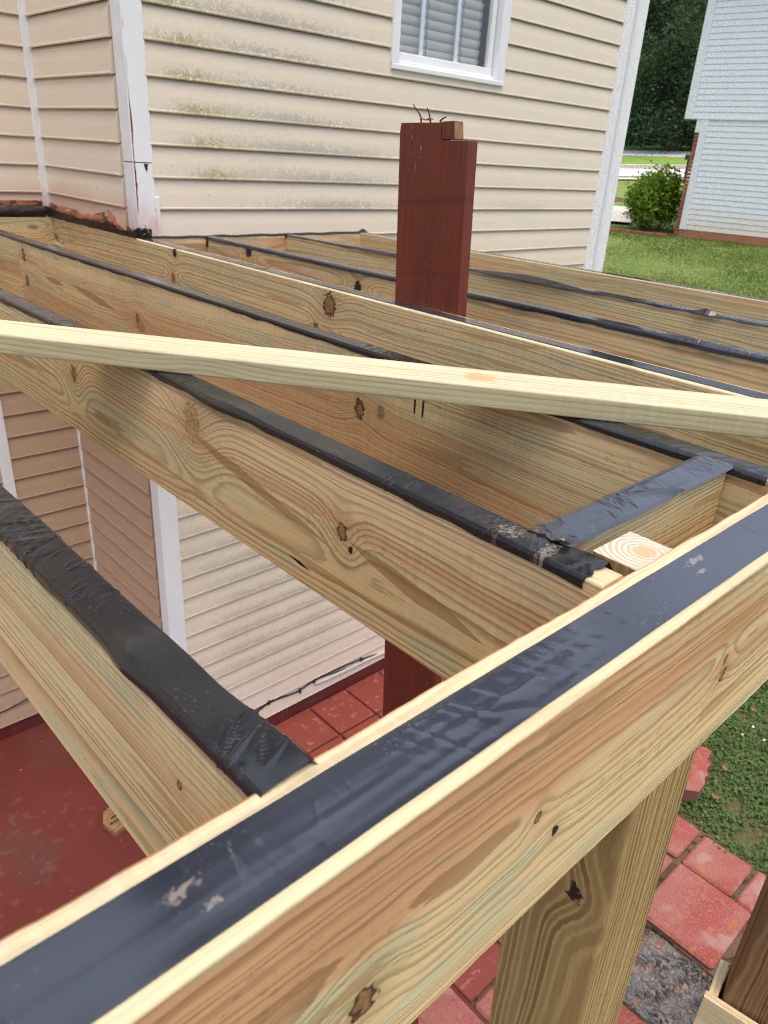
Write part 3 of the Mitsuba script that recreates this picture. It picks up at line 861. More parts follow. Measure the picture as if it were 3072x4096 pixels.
def courses(key, origin, along, out, L, cut=None):
    for z, e in [(z, E1) for z in levels] + [(z, E0) for z in levels_low]:
        spans = [(0.0, L)]
        if cut and z + e > cut[2] and z < cut[3]:
            spans = [(0.0, cut[0]), (cut[1], L)]
            for lo, hi in ((-1, cut[2] - z - .0008), (cut[3] - z, 1)):
                g = clipped(course_profile(e), lo, hi)
                if g:
                    o = np.array(origin, float) + np.array(along) * cut[0] + [0, 0, z]
                    add(key, prism(g, o, out, (0, 0, 1), along, cut[1] - cut[0]), 'siding')
        for a, b in spans:
            o = np.array(origin, float) + np.array(along) * a + [0, 0, z + rng.uniform(-.0006, .0006)]
            add(key, prism(course_profile(e), o, out, (0, 0, 1), along, b - a), 'siding')


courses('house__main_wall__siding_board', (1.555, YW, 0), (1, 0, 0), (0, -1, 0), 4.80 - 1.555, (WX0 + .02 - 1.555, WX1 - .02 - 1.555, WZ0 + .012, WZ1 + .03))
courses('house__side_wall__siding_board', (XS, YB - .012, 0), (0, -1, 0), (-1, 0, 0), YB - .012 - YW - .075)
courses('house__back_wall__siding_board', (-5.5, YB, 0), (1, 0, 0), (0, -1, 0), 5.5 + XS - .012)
# foundations
add('house__foundation', box(XS - .012, 5.0, YW - .012, YW + .003, ZG - .1, ZB + .003), 'patio_red')
add('house__foundation', box(-5.5, XS, YB - .012, YB + .003, ZG - .1, ZB + .003), 'patio_red')
add('house__foundation', box(XS - .013, XS + .003, YW, YB - .012, ZG - .1, ZB + .0028), 'patio_red')
# eaves
rf = trimesh.convex.convex_hull(np.array([(XS - .35, YW - .4, RT), (5.4, YW - .4, RT), (5.4, 11.4, RT), (XS - .35, 11.4, RT), (XS - .35, YW - .4, RT + .15), (5.4, YW - .4, RT + .15), (5.4, 11.4, RT + .15), (XS - .35, 11.4, RT + .15), (3.4, 7, RT + 2.0)]))
add('house__roof', rf, 'roof_shingle')
rf2 = trimesh.convex.convex_hull(np.array([(-6.4, YB - .4, RT + .003), (XS - .36, YB - .4, RT + .003), (XS - .36, 11.3, RT + .003), (-6.4, 11.3, RT + .003), (-6.4, YB - .4, RT + .15), (XS - .36, YB - .4, RT + .15), (XS - .36, 11.3, RT + .15), (-6.4, 11.3, RT + .15), (-2.5, 7, RT + 2.0)]))
add('house__roof', rf2, 'roof_shingle')

# right corner trim: reeded corner post with a smooth leader beside it
prof = [(0, 0), (0, .020)]
for k in range(5):
    x = .006 + k * .019
    prof += [(x, .022), (x + .004, .028), (x + .012, .028), (x + .016, .022)]
prof += [(.106, .022), (.106, 0)]
add('house__corner_trim', prism(prof, (4.800, YW, ZB), (1, 0, 0), (0, -1, 0), (0, 0, 1), RT - ZB), 'trim')
prof = [(0, 0.0), (0, .040), (.012, .052), (.030, .056), (.075, .056), (.098, .050), (.110, .036), (.110, 0)]
add('house__downspout', prism(prof, (4.909, YW, ZB - .02), (1, 0, 0), (0, -1, 0), (0, 0, 1), RT - ZB + .02), 'trim', smooth=30)
add('house__corner_trim', box(5.020, 5.034, YW - .018, YW + .09, ZB, RT), 'trim')


# left corner post, upper part: two flat faces with a jagged crack between, red primer behind; lower sections whole
def crack_face(key, horizontal, z0, z1, width, n=60, jag=0.004, gap=True):
    zs = np.linspace(z0, z1, n)
    j = (meshkit.noise(np.stack([zs * 16, 0 * zs, 0 * zs], -1), 4) - .5) * 2 * jag + (meshkit.noise(np.stack([zs * 60, 0 * zs, 0 * zs], -1), 5) - .5) * jag
    open_ = 0.0052 + 0.0065 * np.exp(-((zs - .30) / .22) ** 2)
    P, Q = [], []
    for k, z in enumerate(zs):
        if horizontal:   # face on the rear wall, along +x from the corner
            a = XS - .014 + open_[k] + j[k]
            P.append([(a, YW - .0195, z), (a, YW - .024, z), (XS - .014 + width, YW - .024, z), (XS - .014 + width, YW - .001, z)])
        else:            # face on the side wall, along +y from the corner
            a = YW - .024 - 0.0 + max(0.0, 0.0)
            P.append([(XS - .0095 - 0.0, YW - .0235, z), (XS - .0145 + min(0, j[k]) * .4, YW - .0245, z), (XS - .0145, YW - .024 + width, z), (XS, YW - .024 + width, z)])
    return add(key, sheet(np.array(P)[:, ::-1] if horizontal else np.array(P)), 'trim', smooth=False)


for (z0, z1) in ((0.004, 0.283), (0.2865, RT)):
    crack_face('house__corner_post', True, z0, z1, .086)
    crack_face('house__corner_post', False, z0, z1, .084)
add('house__corner_post', box(XS - .010, XS + .03, YW - .0175, YW + .03, -0.02, RT), 'crack_red')
tag('house__corner_post_004', 'red primer showing in the cracked corner trim')
add('house__corner_post', rbox(XS - .024, XS + .070, YW - .030, YW + .050, ZB, -.01, .003), 'trim')
add('house__trim_tear', prism([(0, 0), (.018, 0), (.012, -.026), (.008, -.026)], (1.520, YW - .0245, .281), (1, 0, 0), (0, 0, 1), (0, -1, 0), .002), 'dark_gap')
add('house__trim_strip', rbox(1.560, 1.576, YW - .030, YW - .0005, 0.0, .16, .002), 'trim')
# inner corner and set-back trims
add('house__inner_trim', rbox(XS - .052, XS - .004, YB - .030, YB - .001, -.1, RT, .003), 'trim')
add('house__inner_trim', rbox(XS - .030, XS + .022, YB - .034, YB - .0005, ZB, -.105, .003), 'trim')
add('house__door_trim', rbox(1.035, 1.092, YB - .032, YB - .001, ZB, -.26, .003), 'trim')

# window
tag('house__window', 'white single-hung window with closed blinds')
W = 'house__window__'
yo = YW
add(W + 'frame', rbox(WX0, WX0 + .050, yo - .034, yo + .06, WZ0 + .024, WZ1, .003), 'trim')
add(W + 'frame', rbox(WX1 - .066, WX1, yo - .034, yo + .06, WZ0 + .024, WZ1, .003), 'trim')
add(W + 'frame', rbox(WX0 + .003, WX1 - .003, yo - .038, yo + .06, WZ0, WZ0 + .0235, .003), 'trim')
add(W + 'frame', rbox(WX0 + .051, WX1 - .067, yo - .012, yo + .06, WZ0 + .0245, WZ0 + .042, .003), 'trim')
add(W + 'frame', rbox(WX0 + .003, WX1 - .003, yo - .036, yo + .06, WZ1 + .0005, WZ1 + .05, .003), 'trim')
add(W + 'sash', rbox(WX0 + .052, WX1 - .072, yo + .002, yo + .035, WZ0 + .0425, WZ0 + .080, .003), 'trim')
add(W + 'sash', rbox(WX0 + .0505, WX0 + .056, yo + .003, yo + .035, WZ0 + .0805, WZ1, .002), 'trim')
add(W + 'sash', rbox(WX1 - .106, WX1 - .075, yo + .003, yo + .035, WZ0 + .0805, WZ1, .003), 'trim')
GX0, GX1 = WX0 + .053, WX1 - .104
add(W + 'pane', box(GX0, GX1, yo + .017, yo + .0172, WZ0 + .078, WZ1), 'pane_glass')
_p = box(GX0, GX1, yo + .017, yo + .0172, WZ0 + .078, WZ1)
scene.pop(W + 'pane')
add(W + 'pane', (np.array([(GX0, yo + .017, WZ0 + .078), (GX1, yo + .017, WZ0 + .078), (GX1, yo + .017, WZ1), (GX0, yo + .017, WZ1)]), np.array([[0, 1, 2], [0, 2, 3]])), 'pane_glass')
for x0, x1 in ((3.071, 3.096), (3.329, 3.354)):
    add(W + 'muntin', rbox(x0, x1, yo + .022, yo + .030, WZ0 + .078, WZ1, .002), 'muntin')
zs = WZ0 + .07
k = 0
while zs < WZ1 - .06:
    n_ = 9
    q = np.linspace(0, 1, n_)
    yy = yo + .050 + .016 * (1 - q) - .010 * np.sin(q * np.pi) * .6
    z_ = zs + .050 * q
    P = np.stack([np.stack([np.full(n_, GX0 - .002), yy, z_ - .001], -1), np.stack([np.full(n_, GX1 - .034), yy, z_ - .001 - .003], -1)], 0)
    P2 = P + [0, .0025, 0]
    both = np.concatenate([P, P2[:, ::-1], P[:, :1]], 1)
    add(W + 'blind_slat', sheet(both), 'blind', smooth=40)
    zs += .043
    k += 1
for x in (2.912, 3.135, 3.395, 3.535):
    add(W + 'blind_cord', tube([(x + .010 * (i % 2), yo + .047, WZ0 + .07 + i * .0215) for i in range(52)], .0016, 5), 'room_dark')

# ------------------------------------------------------------------ cables along the foot of the walls
def smooth_path(p, n=60):
    from scipy.interpolate import CubicSpline
    p = np.asarray(p, float)
    d = np.r_[0, np.cumsum(np.linalg.norm(np.diff(p, axis=0), axis=1))]
    return CubicSpline(d, p)(np.linspace(0, d[-1], n))


Yc = YW - .024
kk = (Yc / 3.03)
cab = [(1.45, Yc, -2.83), (1.75, Yc, -2.82), (1.93 * kk, Yc, -2.777), (2.053 * kk, Yc, -2.744), (2.17 * kk, Yc, -2.765), (2.291 * kk, Yc, -2.778), (2.402 * kk, Yc, -2.753), (2.6 * kk, Yc, -2.76), (2.808 * kk, Yc, -2.777), (2.93 * kk, Yc, -2.80), (3.4, Yc, -2.84), (4.7, Yc, -2.84)]
add('cable', tube(smooth_path(cab, 90), .0055), 'black_rubber', True)
cab2 = [(x, y + .004, z - .016 - .012 * math.sin(i)) for i, (x, y, z) in enumerate(cab)]
add('cable', tube(smooth_path(cab2, 90), .005), 'black_rubber', True)
tag('cable', 'upper black cable stapled along the foot of the rear wall', 'cable', 'cables along the rear wall')
tag('cable_001', 'lower black cable sagging along the foot of the rear wall', 'cable', 'cables along the rear wall')
for x, z in ((2.053 * kk, -2.744), (2.291 * kk, -2.778), (2.402 * kk, -2.753), (2.808 * kk, -2.777)):
    add('cable__clip', rbox(x - .006, x + .006, Yc - .010, YW - .010, z - .022, z + .012, .002), 'black_rubber')
add('conduit', tube(smooth_path([(2.45, YW - .020, -2.79), (2.65, YW - .026, -2.80), (2.9, YW - .026, -2.805), (3.2, YW - .026, -2.835), (4.7, YW - .026, -2.87)], 50), .013), 'pale_conduit', True)
tag('conduit', 'pale grey conduit behind the black cables at the foot of the wall', 'pipe')
add('wall_cable', tube(smooth_path([(-3, YB - .02, -2.74), (.5, YB - .022, -2.755), (.9, YB - .024, -2.74), (1.0, YB - .024, -2.725), (1.42, YB - .022, -2.70)], 50), .006), 'black_rubber', True)
tag('wall_cable', 'single black cable along the foot of the set-back wall at far left', 'cable')

# ------------------------------------------------------------------ the deck frame
tag('deck_frame', 'new pressure-treated deck frame with black tape on its joists', 'deck frame')
D = 'deck_frame__'
YBO, YBI = 0.2187, 0.2987
JX = [(.1916, -.0174), (.5937, -.004), (1.027, -.0029), (1.4077, .0152), (1.7914, -.0036), (2.214, -.0037), (2.663, .0034)]
JD = [.229, .229, .235, .235, .235, .235, .235]


def jx(k):
    x0, s = JX[k]
    return lambda y: x0 + s * (y - .28)


def joist(k, y0, y1, idn, t=.038, dx=0.0, top=0.0, key='joist'):
    f = jx(k)
    a = np.array([f(y0) + dx, y0, top])
    b = np.array([f(y1) + dx, y1, top])
    L = np.linalg.norm(b - a)
    eu = (b - a) / L
    eb = np.cross(eu, [0, 0, -1.0])
    eb = np.array([eu[1], -eu[0], 0])
    return add_board(D + key, a, eu, (0, 0, -1), eb, L, JD[k], t, idn, c=.0035, u0=y0)


LY = YW - .040
joist(0, YBI + .001, YB - .040, 1)
joist(1, YBI + .001, YB - .040, 2)
joist(2, YBI + .001, 3.160, 3)
joist(2, 3.1625, YB - .040, 4)
joist(3, YBI + .001, YB - .040, 5)
joist(3, YBI + .001, LY, 6, dx=.0385, t=.034)
joist(4, YBI + .001, LY, 7)
joist(5, YBI + .001, LY, 8)
joist(6, YBI - .079, LY, 9)
JK = ['joist', 'joist_001', 'joist_002', 'joist_003', 'joist_004', 'joist_005', 'joist_006', 'joist_007', 'joist_008']
# beam of two boards (a seam between them under the tape)
add_board(D + 'beam', (-1.3, YBO, 0), (1, 0, 0), (0, 0, -1), (0, 1, 0), 3.94, .2385, .0398, 12, c=.003, rag=.0008, seg=400, u0=0)
add_board(D + 'beam', (-1.3, YBO + .0402, -.0006), (1, 0, 0), (0, 0, -1), (0, 1, 0), 3.94, .2385, .0398, 13, c=.003, rag=.0022, seg=500, u0=0)
# ledgers on the house
add_board(D + 'ledger', (1.50 + .034, LY, -.0005), (1, 0, 0), (0, 0, -1), (0, 1, 0), 1.17, .235, .038, 14, c=.003)
add_board(D + 'ledger', (-1.3, YB - .039, -.001), (1, 0, 0), (0, 0, -1), (0, 1, 0), 1.3 + 1.462, .235, .037, 15, c=.003)
# blocking between two joists
add_board(D + 'blocking', (.634, .3715, -.0005), (1, 0, 0), (0, 0, -1), (0, 1, 0), .3895, .190, .038, 16, c=.003)


# new corner post, notched under the beam
def post_mesh(o, w, d, h, idn, lean=(0, 0)):
    eu = np.array([lean[0], lean[1], -1.0])
    return board(o, eu, (1, 0, 0), (0, 1, 0), h, w, d, idn, c=.006, seg=60, u0=0)


m, uv = post_mesh((.6115, YBO + .0025, -.2392), .146, .138, -ZG - .2392 + .1, 43, lean=(.047, 0.0))
add(D + 'post', m, 'lumber', False, uv)
m, uv = post_mesh((.670, YBI + .0015, -.0125), .079, .060, .2265, 41)
add(D + 'post_tongue', m, 'lumber', False, uv)
add(D + 'post_tongue', rbox(.6705, .7485, YBI + .002, YBI + .0612, -.0124, -.0116, .0003), 'endgrain')
tag(D + 'post_tongue_001', 'white end grain with an orange heart')

# tapes (children of what they cover)
def jtape(k, y0, y1, seed, jkey, **kw):
    f = jx(k)
    tt_ = kw.pop('t', .038)
    d0, d1 = kw.pop('d', (.009, .008))
    off = kw.pop('off', 0.0)
    mtl = kw.pop('mtl', 'tape')
    add(D + jkey + '__tape', tape_along_y(lambda y: f(y) + off, y0, y1, tt_, d0, d1, seed, **kw), mtl, True)


jtape(0, .2905, YB - .05, 3, 'joist', d=(.0105, .012), amp=.0012, bubbles=((.31, .05, .005, 1), (.47, .03, .004, 0), (.40, .03, -.002, 1)), endtear=0, nw=260, wamp=.0014)
jtape(1, .319, YB - .05, 5, 'joist_001', d=(.0105, .012), amp=.0010, bubbles=((.33, .03, .004, 1), (1.02, .07, .006, -1), (.95, .06, .003, 0)), endtear=.008, nw=170, wamp=.0010)
jtape(2, .420, YB - .05, 9, 'joist_002', d=(.009, .009), amp=.0007, bubbles=((.55, .2, .002, -1),))
jtape(2, .318, .4198, 19, 'joist_002', d=(.010, .009), amp=.0009)
jtape(3, .310, LY + .02, 11, 'joist_004', t=.044, d=(.0015, .0015), amp=.0006, off=.0145, mtl='tape_dusty')
jtape(4, .310, LY + .02, 13, 'joist_006', d=(.012, .010), amp=.0012, bubbles=((2.2, .3, .007, -1), (.80, .12, .005, 0)), mtl='tape_dusty')
jtape(5, .310, LY + .02, 17, 'joist_007', d=(.004, .006), amp=.0012, bubbles=((1.62, .17, .016, 0), (.98, .03, .012, 0), (2.5, .1, .005, 1), (2.3, .25, .006, 0)), mtl='tape_dusty')
jtape(6, .235, LY + .02, 23, 'joist_008', t=.030, d=(.0015, .006), amp=.0006, off=.009, mtl='tape_dusty')
# tape along the beam
xs = np.r_[np.arange(-1.29, -.2, .01), np.arange(-.2, 1.1, .0014), np.arange(1.1, 2.64, .005)]
cs = np.linspace(.2282, .2818, 40)
X, Yt = np.meshgrid(xs, cs, indexing='ij')
P3 = np.stack([X, Yt, 0 * X], -1)
fold = meshkit.fbm(P3 * [3.2, 46, 1] + 3.0, 3, 21)
zone = np.clip((meshkit.noise(P3 * [6, 20, 1] + 7, 4) - .50) * 4, 0, 1)
cre = np.abs(meshkit.noise(np.stack([(X + .5 * Yt) * 85, Yt * 26, 0 * X], -1) + 2, 8) - .5) * 2
seam = -0.00010 * np.exp(-((Yt - .2588) / .006) ** 2)
dz = .0016 * (fold - .5) + zone * .0004 * np.clip(.45 - cre, 0, 1) * 2 + seam
dz = dz + wrinkles(X, Yt, 80, 77, .228, .282, .00032, .0012, (.010, .035), (.22, .07), 6)
edge = np.clip(np.minimum(Yt - .2282, .2818 - Yt) / .006, 0, 1)
add(D + 'beam__tape', sheet(np.stack([X, Yt + .0006 * (meshkit.noise(P3 * [25, 1, 1], 2) - .5) * (1 - edge), .0013 + np.maximum(dz, -.0006) * (.25 + .75 * edge)], -1)), 'tape_dusty', True)
# tape on the blocking: hangs over both edges, one end curled up
xs = np.linspace(.628, 1.030, 180)
cs = np.linspace(-.0075, .0475, 26)
X, Cc = np.meshgrid(xs, cs, indexing='ij')
P3 = np.stack([X, Cc, 0 * X], -1)
cre = np.abs(meshkit.noise(np.stack([(X - .5 * Cc) * 95, Cc * 22, 0 * X], -1), 18) - .5) * 2
zone = np.clip((meshkit.noise(P3 * [11, 15, 1] + 2, 14) - .40) * 4, 0, 1)
dz = .0012 * meshkit.fbm(P3 * [16, 40, 1], 3, 8) + zone * .0016 * np.clip(.5 - cre, 0, 1) * 2
dz += wrinkles(X, Cc, 70, 78, -.005, .045, .0006, .0011, (.015, .05), (.35, .2), 8)
dz += .010 * np.exp(-((X - .634) / .012) ** 2 - ((Cc - .0) / .010) ** 2) + .007 * np.exp(-(((X - .855) + (Cc - .004) * 1.6) / .010) ** 2) * np.clip(1 - Cc / .03, 0, 1)
drop = -.006 * (np.clip(-Cc, 0, 1) / .0075) ** 2 * .4 - .002 * np.clip(Cc - .040, 0, 1) / .0075
tear = (meshkit.noise(np.stack([cs * 150, 0 * cs, 0 * cs], -1), 3) - .5) * .012
Xt = X + tear[None] * np.clip(1 - (X - .628) / .04, 0, 1)
add(D + 'blocking__tape', sheet(np.stack([Xt, .3715 + Cc, .0030 + dz + drop], -1)), 'tape_dusty', True)
# thin tape lip on the ledger by the wall
xs = np.linspace(1.53, 2.72, 160)
lip = .004 + .004 * (meshkit.noise(np.stack([xs * 14, 0 * xs, 0 * xs], -1), 6) - .5) + .012 * np.exp(-((xs - 2.70) / .02) ** 2)
P = np.stack([np.stack([xs, np.full_like(xs, LY - .0012), lip - .008], -1), np.stack([xs, np.full_like(xs, LY + .001), lip - .001], -1), np.stack([xs, np.full_like(xs, YW - .018), lip + .003], -1)], 1)
add(D + 'ledger__tape', sheet(P), 'tape', True)
# folded tape ends against the ledger
for k, jk, w in ((4, 'joist_006', .0135), (5, 'joist_007', .008)):
    f = jx(k)
    add(D + jk + '__tape', rbox(f(LY) - .006, f(LY) + .003, LY - .012, LY - .002, -.040 if k == 4 else -.012, .004, .001), 'tape')

# ------------------------------------------------------------------ loose board lying across the joists
A0, A1 = np.array([.2330, 1.681]), np.array([1.305, .232])
dv = (A1 - A0) / np.linalg.norm(A1 - A0)
nv = np.array([-dv[1], dv[0]])     # towards the far side
L = np.linalg.norm(A1 - A0)
m, uv = board((A0[0], A0[1], .0025), (dv[0], dv[1], 0), (nv[0], nv[1], 0), (0, 0, 1), L, .106, .0365, 31, c=.0035, u0=0)
# widths are seen from above here: swap packed faces so that the narrow face shows straight grain
add('loose_board', m, 'lumber', False, uv)
tag('loose_board', 'pale loose plank lying diagonally across the taped joists', 'plank')
for (x, y, l) in ((.859, .829, .021), (.8665, .817, .026)):
    add('loose_board__nail', tube([(x, y, .004), (x, y, -l + .006), (x + .0003, y, -l)], [.0017, .0017, .0004], 8), 'rusty_steel', True)

# ------------------------------------------------------------------ old red plank post
def plank_post():
    # outline in (s, z): s along y at z = 0
    o = [(1.320, ZG + .0), (1.558, ZG + .0), (1.558, .424), (1.554, .4435), (1.412, .4465), (1.4115, .424), (1.409, .4075), (1.320, .408)]
    poly = [(s, z) for s, z in o]
    sh = lambda s, z: s + .047 * (z - 0.2) - .0
    v, f = prism(poly, (1.492, 0, 0), (0, 1, 0), (0, 0, 1), (1, 0, 0), .034)
    v[:, 1] += .047 * (v[:, 2] - .2)
    return v, f


v, f = plank_post()
tm = trimesh.Trimesh(v, f).subdivide_to_size(.05)
add('wooden_post', (np.array(tm.vertices), np.array(tm.faces)), 'red_wood')
tag('wooden_post', 'old red painted plank post cut off above the joists with bent nails on top', 'post')
v, f = prism([(1.3665, .4105), (1.4070, .4098), (1.4105, .4475), (1.3705, .4495)], (1.4915, 0, 0), (0, 1, 0), (0, 0, 1), (1, 0, 0), .0335)
v[:, 1] += .047 * (v[:, 2] - .2)
key = add('wooden_post__block', (v, f), 'red_wood')
tag(key, 'loose sawn-off block on the post')
v, f = prism([(1.3650, .4118), (1.3667, .4118), (1.3707, .4488), (1.3690, .4488)], (1.493, 0, 0), (0, 1, 0), (0, 0, 1), (1, 0, 0), .031)
v[:, 1] += .047 * (v[:, 2] - .2)
add('wooden_post__cut_face', (v, f), 'raw_wood')
v, f = prism([(1.3705, .4487), (1.4100, .4468), (1.4100, .4485), (1.3705, .4505)], (1.4935, 0, 0), (0, 1, 0), (0, 0, 1), (1, 0, 0), .030)
v[:, 1] += .047 * (v[:, 2] - .2)
add('wooden_post__cut_face', (v, f), 'raw_wood')
for pts in ([(1.505, 1.510, .440), (1.503, 1.508, .460), (1.498, 1.519, .474), (1.493, 1.527, .486)], [(1.505, 1.473, .440), (1.502, 1.474, .458), (1.496, 1.481, .479)], [(1.496, 1.432, .448), (1.493, 1.418, .456), (1.491, 1.407, .458)]):
    p = smooth_path(pts, 12)
    add('wooden_post__nail', tube(p, np.linspace(.0023, .0012, 12), 7), 'rusty_steel', True)
for (y, z) in ((1.478, .449), (1.497, .4505), (1.470, .4515)):
    add('wooden_post__splinter', tube([(1.500, y - .012, z + .001), (1.498, y, z + .004), (1.497, y + .010, z + .002)], [.001, .0025, .0006], 5), 'raw_wood')

# ------------------------------------------------------------------ flashing torn along the set-back corner
n = 150
q = np.linspace(0, 1, n)
yy = 3.09 + (YB - .02 - 3.09) * q
top = np.interp(yy, [3.09, 3.15, 3.20, 3.27, 3.33, 3.41, 3.50, 3.63, 3.85, 4.0], [.020, .036, .022, .060, .078, .066, .050, .050, .058, .064])
nzv = (meshkit.fbm(np.stack([yy * 22, 0 * yy, 0 * yy], -1), 3, 4) - .5)
cols = []
for k, t in enumerate(np.linspace(0, 1, 8)):
    b = (meshkit.fbm(np.stack([yy * 16, 0 * yy + t * 3, 0 * yy], -1), 3, 9) - .5)
    cols.append(np.stack([XS - .020 - .012 * math.sin(t * math.pi) + .016 * b, yy, .004 + (top + .010 * nzv) * t], -1))
P = np.stack(cols, 1)
add('flashing', sheet(P), 'flash_red', True)
tag('flashing', 'torn red-stained metal flashing peeling off above the corner joist', 'flashing')
cols = []
for k, t in enumerate(np.linspace(0, 1, 6)):
    b = (meshkit.fbm(np.stack([yy * 25, 0 * yy + t * 3, 0 * yy + 5], -1), 3, 9) - .5)
    hb = np.interp(yy, [3.02, 3.2, 3.45, 3.7, 4.0], [.030, .022, .030, .030, .052])
    cols.append(np.stack([XS - .046 + .010 * b - .004 * t + 0 * yy, yy - .06 * (1 - q), .002 + (hb + .010 * nzv) * t], -1))
add('tar_paper', sheet(np.stack(cols, 1)), 'flash_black', True)
tag('tar_paper', 'crumpled black felt strip along the corner joist', 'felt')
xs = np.linspace(-1.3, XS - .05, 140)
cols = []
for k, t in enumerate(np.linspace(0, 1, 6)):
    b = (meshkit.fbm(np.stack([xs * 20, 0 * xs + t * 3, 0 * xs], -1), 3, 19) - .5)
    cols.append(np.stack([xs, YB - .034 - .012 * math.sin(t * 3.1) + .012 * b, .001 + (.050 + .006 * b) * t], -1))
add('tar_paper', sheet(np.stack(cols, 1)), 'flash_black', True)
tag('tar_paper_001', 'black felt strip along the set-back wall above the ledger', 'felt')
add('house__drip_edge', rbox(-1.3, XS - .055, YB - .024, YB - .016, .050, .075, .003), 'flash_red')
# black scrap and splinters at the corner
cr = MB()
for k in range(16):
    c0 = np.array([1.452 + .05 * rng.random(), YW - .045 + .02 * rng.random(), .004 + .032 * rng.random()])
    cr.add(c0 + rng.normal(0, .011, (3, 3)), [[0, 1, 2]])
v2, f2 = sheet(np.stack([np.stack([np.linspace(1.448, 1.530, 20), np.full(20, YW - .030), np.full(20, .002)], -1), np.stack([np.linspace(1.448, 1.530, 20), np.full(20, YW - .033), .030 + .014 * meshkit.noise(np.stack([np.arange(20) * .9, np.zeros(20), np.zeros(20)], -1), 3)], -1)], 1))
cr.add(v2, f2)
add('felt_scrap', cr.mesh(), 'flash_black')
tag('felt_scrap', 'ragged black felt scrap at the foot of the cracked corner trim', 'felt')
add('wood_splinter', tube([(1.492, YW - .048, .055), (1.505, YW - .052, .030), (1.520, YW - .060, .006)], [.0012, .0016, .0008], 5), 'raw_wood')
tag('wood_splinter', 'thin pale splinter leaning on the black felt scrap', 'splinter')

# ------------------------------------------------------------------ wood scrap and chips on the patio
v, f = prism([(0, 0), (.20, 0.0), (.21, .05), (.19, .17), (.05, .165), (.0, .10)], (.985, 2.90, ZG + .001), (.90, .20, 0), (-.20, .95, 0), (0, 0, 1), .03)
add('wood_scrap', (v, f), 'raw_wood')
tag('wood_scrap', 'split brown wood scrap lying on the red patio beside the joist', 'wood scrap')
add('wood_scrap__groove', prism([(.02, .06), (.17, .04), (.17, .05), (.02, .07)], (.985, 2.90, ZG + .0305), (.90, .20, 0), (-.20, .95, 0), (0, 0, 1), .002), 'dark_gap')
add('wood_scrap__groove', prism([(.05, .09), (.18, .08), (.18, .095), (.05, .10)], (.985, 2.90, ZG + .0305), (.90, .20, 0), (-.20, .95, 0), (0, 0, 1), .002), 'dark_gap')
ch = MB()
for k in range(34):
    x, y = rng.uniform(.2, 1.5), rng.uniform(1.6, 3.9)
    s = rng.uniform(.003, .008)
    ch.add(iv * [s, s * .6, .003] + [x, y, ZG + .003], if_)
add('wood_chips', ch.mesh(), 'raw_wood')
tag('wood_chips', 'tiny pale wood chips scattered on the red patio', 'chips', kind='stuff')

# ------------------------------------------------------------------ stair framing at bottom right
tag('stair_frame', 'unfinished stair framing with a brown post in pale boards at lower right', 'stair frame')
ZS = -1.90
pd = np.array([.035, .0, 1.0])
m, uv = board((1.815, .250, ZS + 1.9), (0, 0, -1), (.97, .24, 0), (.24, -.97, 0), 1.9 - 1.9 + 3.0 - .05, .14, .14, 47, c=.006, seg=40, u0=0)
add('stair_frame__post', m, 'lumber', False, uv)


def pale(o, d, L, w, t, idn):
    d = np.asarray(d, float) / np.linalg.norm(d)
    e = np.array([-d[1], d[0], 0])
    return add_board('stair_frame__board', o, d, (0, 0, -1), e, L, w, t, idn, c=.002)


pale((1.775, .291, ZS), (.020, -.126, 0), .30, .24, .025, 33)
pale((1.806, .262, ZS - .001), (.96, .17, 0), .135, .24, .026, 34)
pale((1.815, -.03, ZS - .001), (.9, .2, 0), .5, .24, .026, 35)
pale((1.935, .180, ZS), (.2, -.95, 0), .40, .24, .024, 36)

# ------------------------------------------------------------------ the neighbour's white house
tag('white_house', 'white vinyl-sided neighbouring house with an overhanging upper storey', 'house')
brg = math.radians(26.88)
DN = 19.75
c0 = np.array([DN * math.cos(brg), DN * math.sin(brg)])
wdir = np.array([math.cos(math.radians(97.5)), math.sin(math.radians(97.5))])   # along the wall, away from us to the left
rdir = -wdir
odir = np.array([-math.sin(math.radians(7.5 + 90)), 0.0])
out = np.array([wdir[1] * -1, wdir[0]]) if False else np.array([-math.cos(math.radians(7.5)), -math.sin(math.radians(7.5))])
zb = .3663 - .0585 * DN
zo = .3663 + .0559 * DN


def npt(a, d, z):
    """a metres to the right along the wall from its corner, d metres proud of it"""
    q = c0 + rdir * a + out * d
    return (q[0], q[1], z)


def nprism(prof, a0, z0, L):
    return prism(prof, npt(a0, 0, z0), (out[0], out[1], 0), (0, 0, 1), (rdir[0], rdir[1], 0), L)


def nbox(a0, a1, d0, d1, z0, z1):
    p = [npt(a, d, z) for z in (z0, z1) for (a, d) in ((a0, d0), (a1, d0), (a1, d1), (a0, d1))]
    return trimesh.convex.convex_hull(np.array(p))


en = (zo - zb) / 20.0
prf = [(0.0, 0), (.016, 0), (.018, .004), (.016, .010), (.006, en), (.0, en + .002)]
LW = 9.0
for k in range(20):
    add('white_house__wall__siding_board', nprism(prf, .17, zb + en * k, LW), 'white_siding')
for k in range(27):
    add('white_house__upper_wall__siding_board', nprism([(a + .012, b) for a, b in prf], -.20, zo + .03 + en * k, LW + .37), 'white_siding')
add('white_house__core', nbox(.02, LW + .17, -6, -.003, zb - .5, zo + 3.6), 'house_core')
add('white_house__core', nbox(-.36, .018, -6, -.003, zo + .004, zo + 3.6), 'house_core')
add('white_house__corner_trim', nbox(.02, .168, -.002, .028, zb, zo - .003), 'trim')
add('white_house__corner_trim', nbox(-.375, -.203, -.002, .042, zo, zo + 3.6), 'trim')
add('white_house__soffit', nbox(-.373, LW, -.02, .036, zo - .001, zo + .030), 'trim')
add('white_house__frieze', nbox(-.09, .018, -2, .020, zo - .26, zo - .003), 'trim')
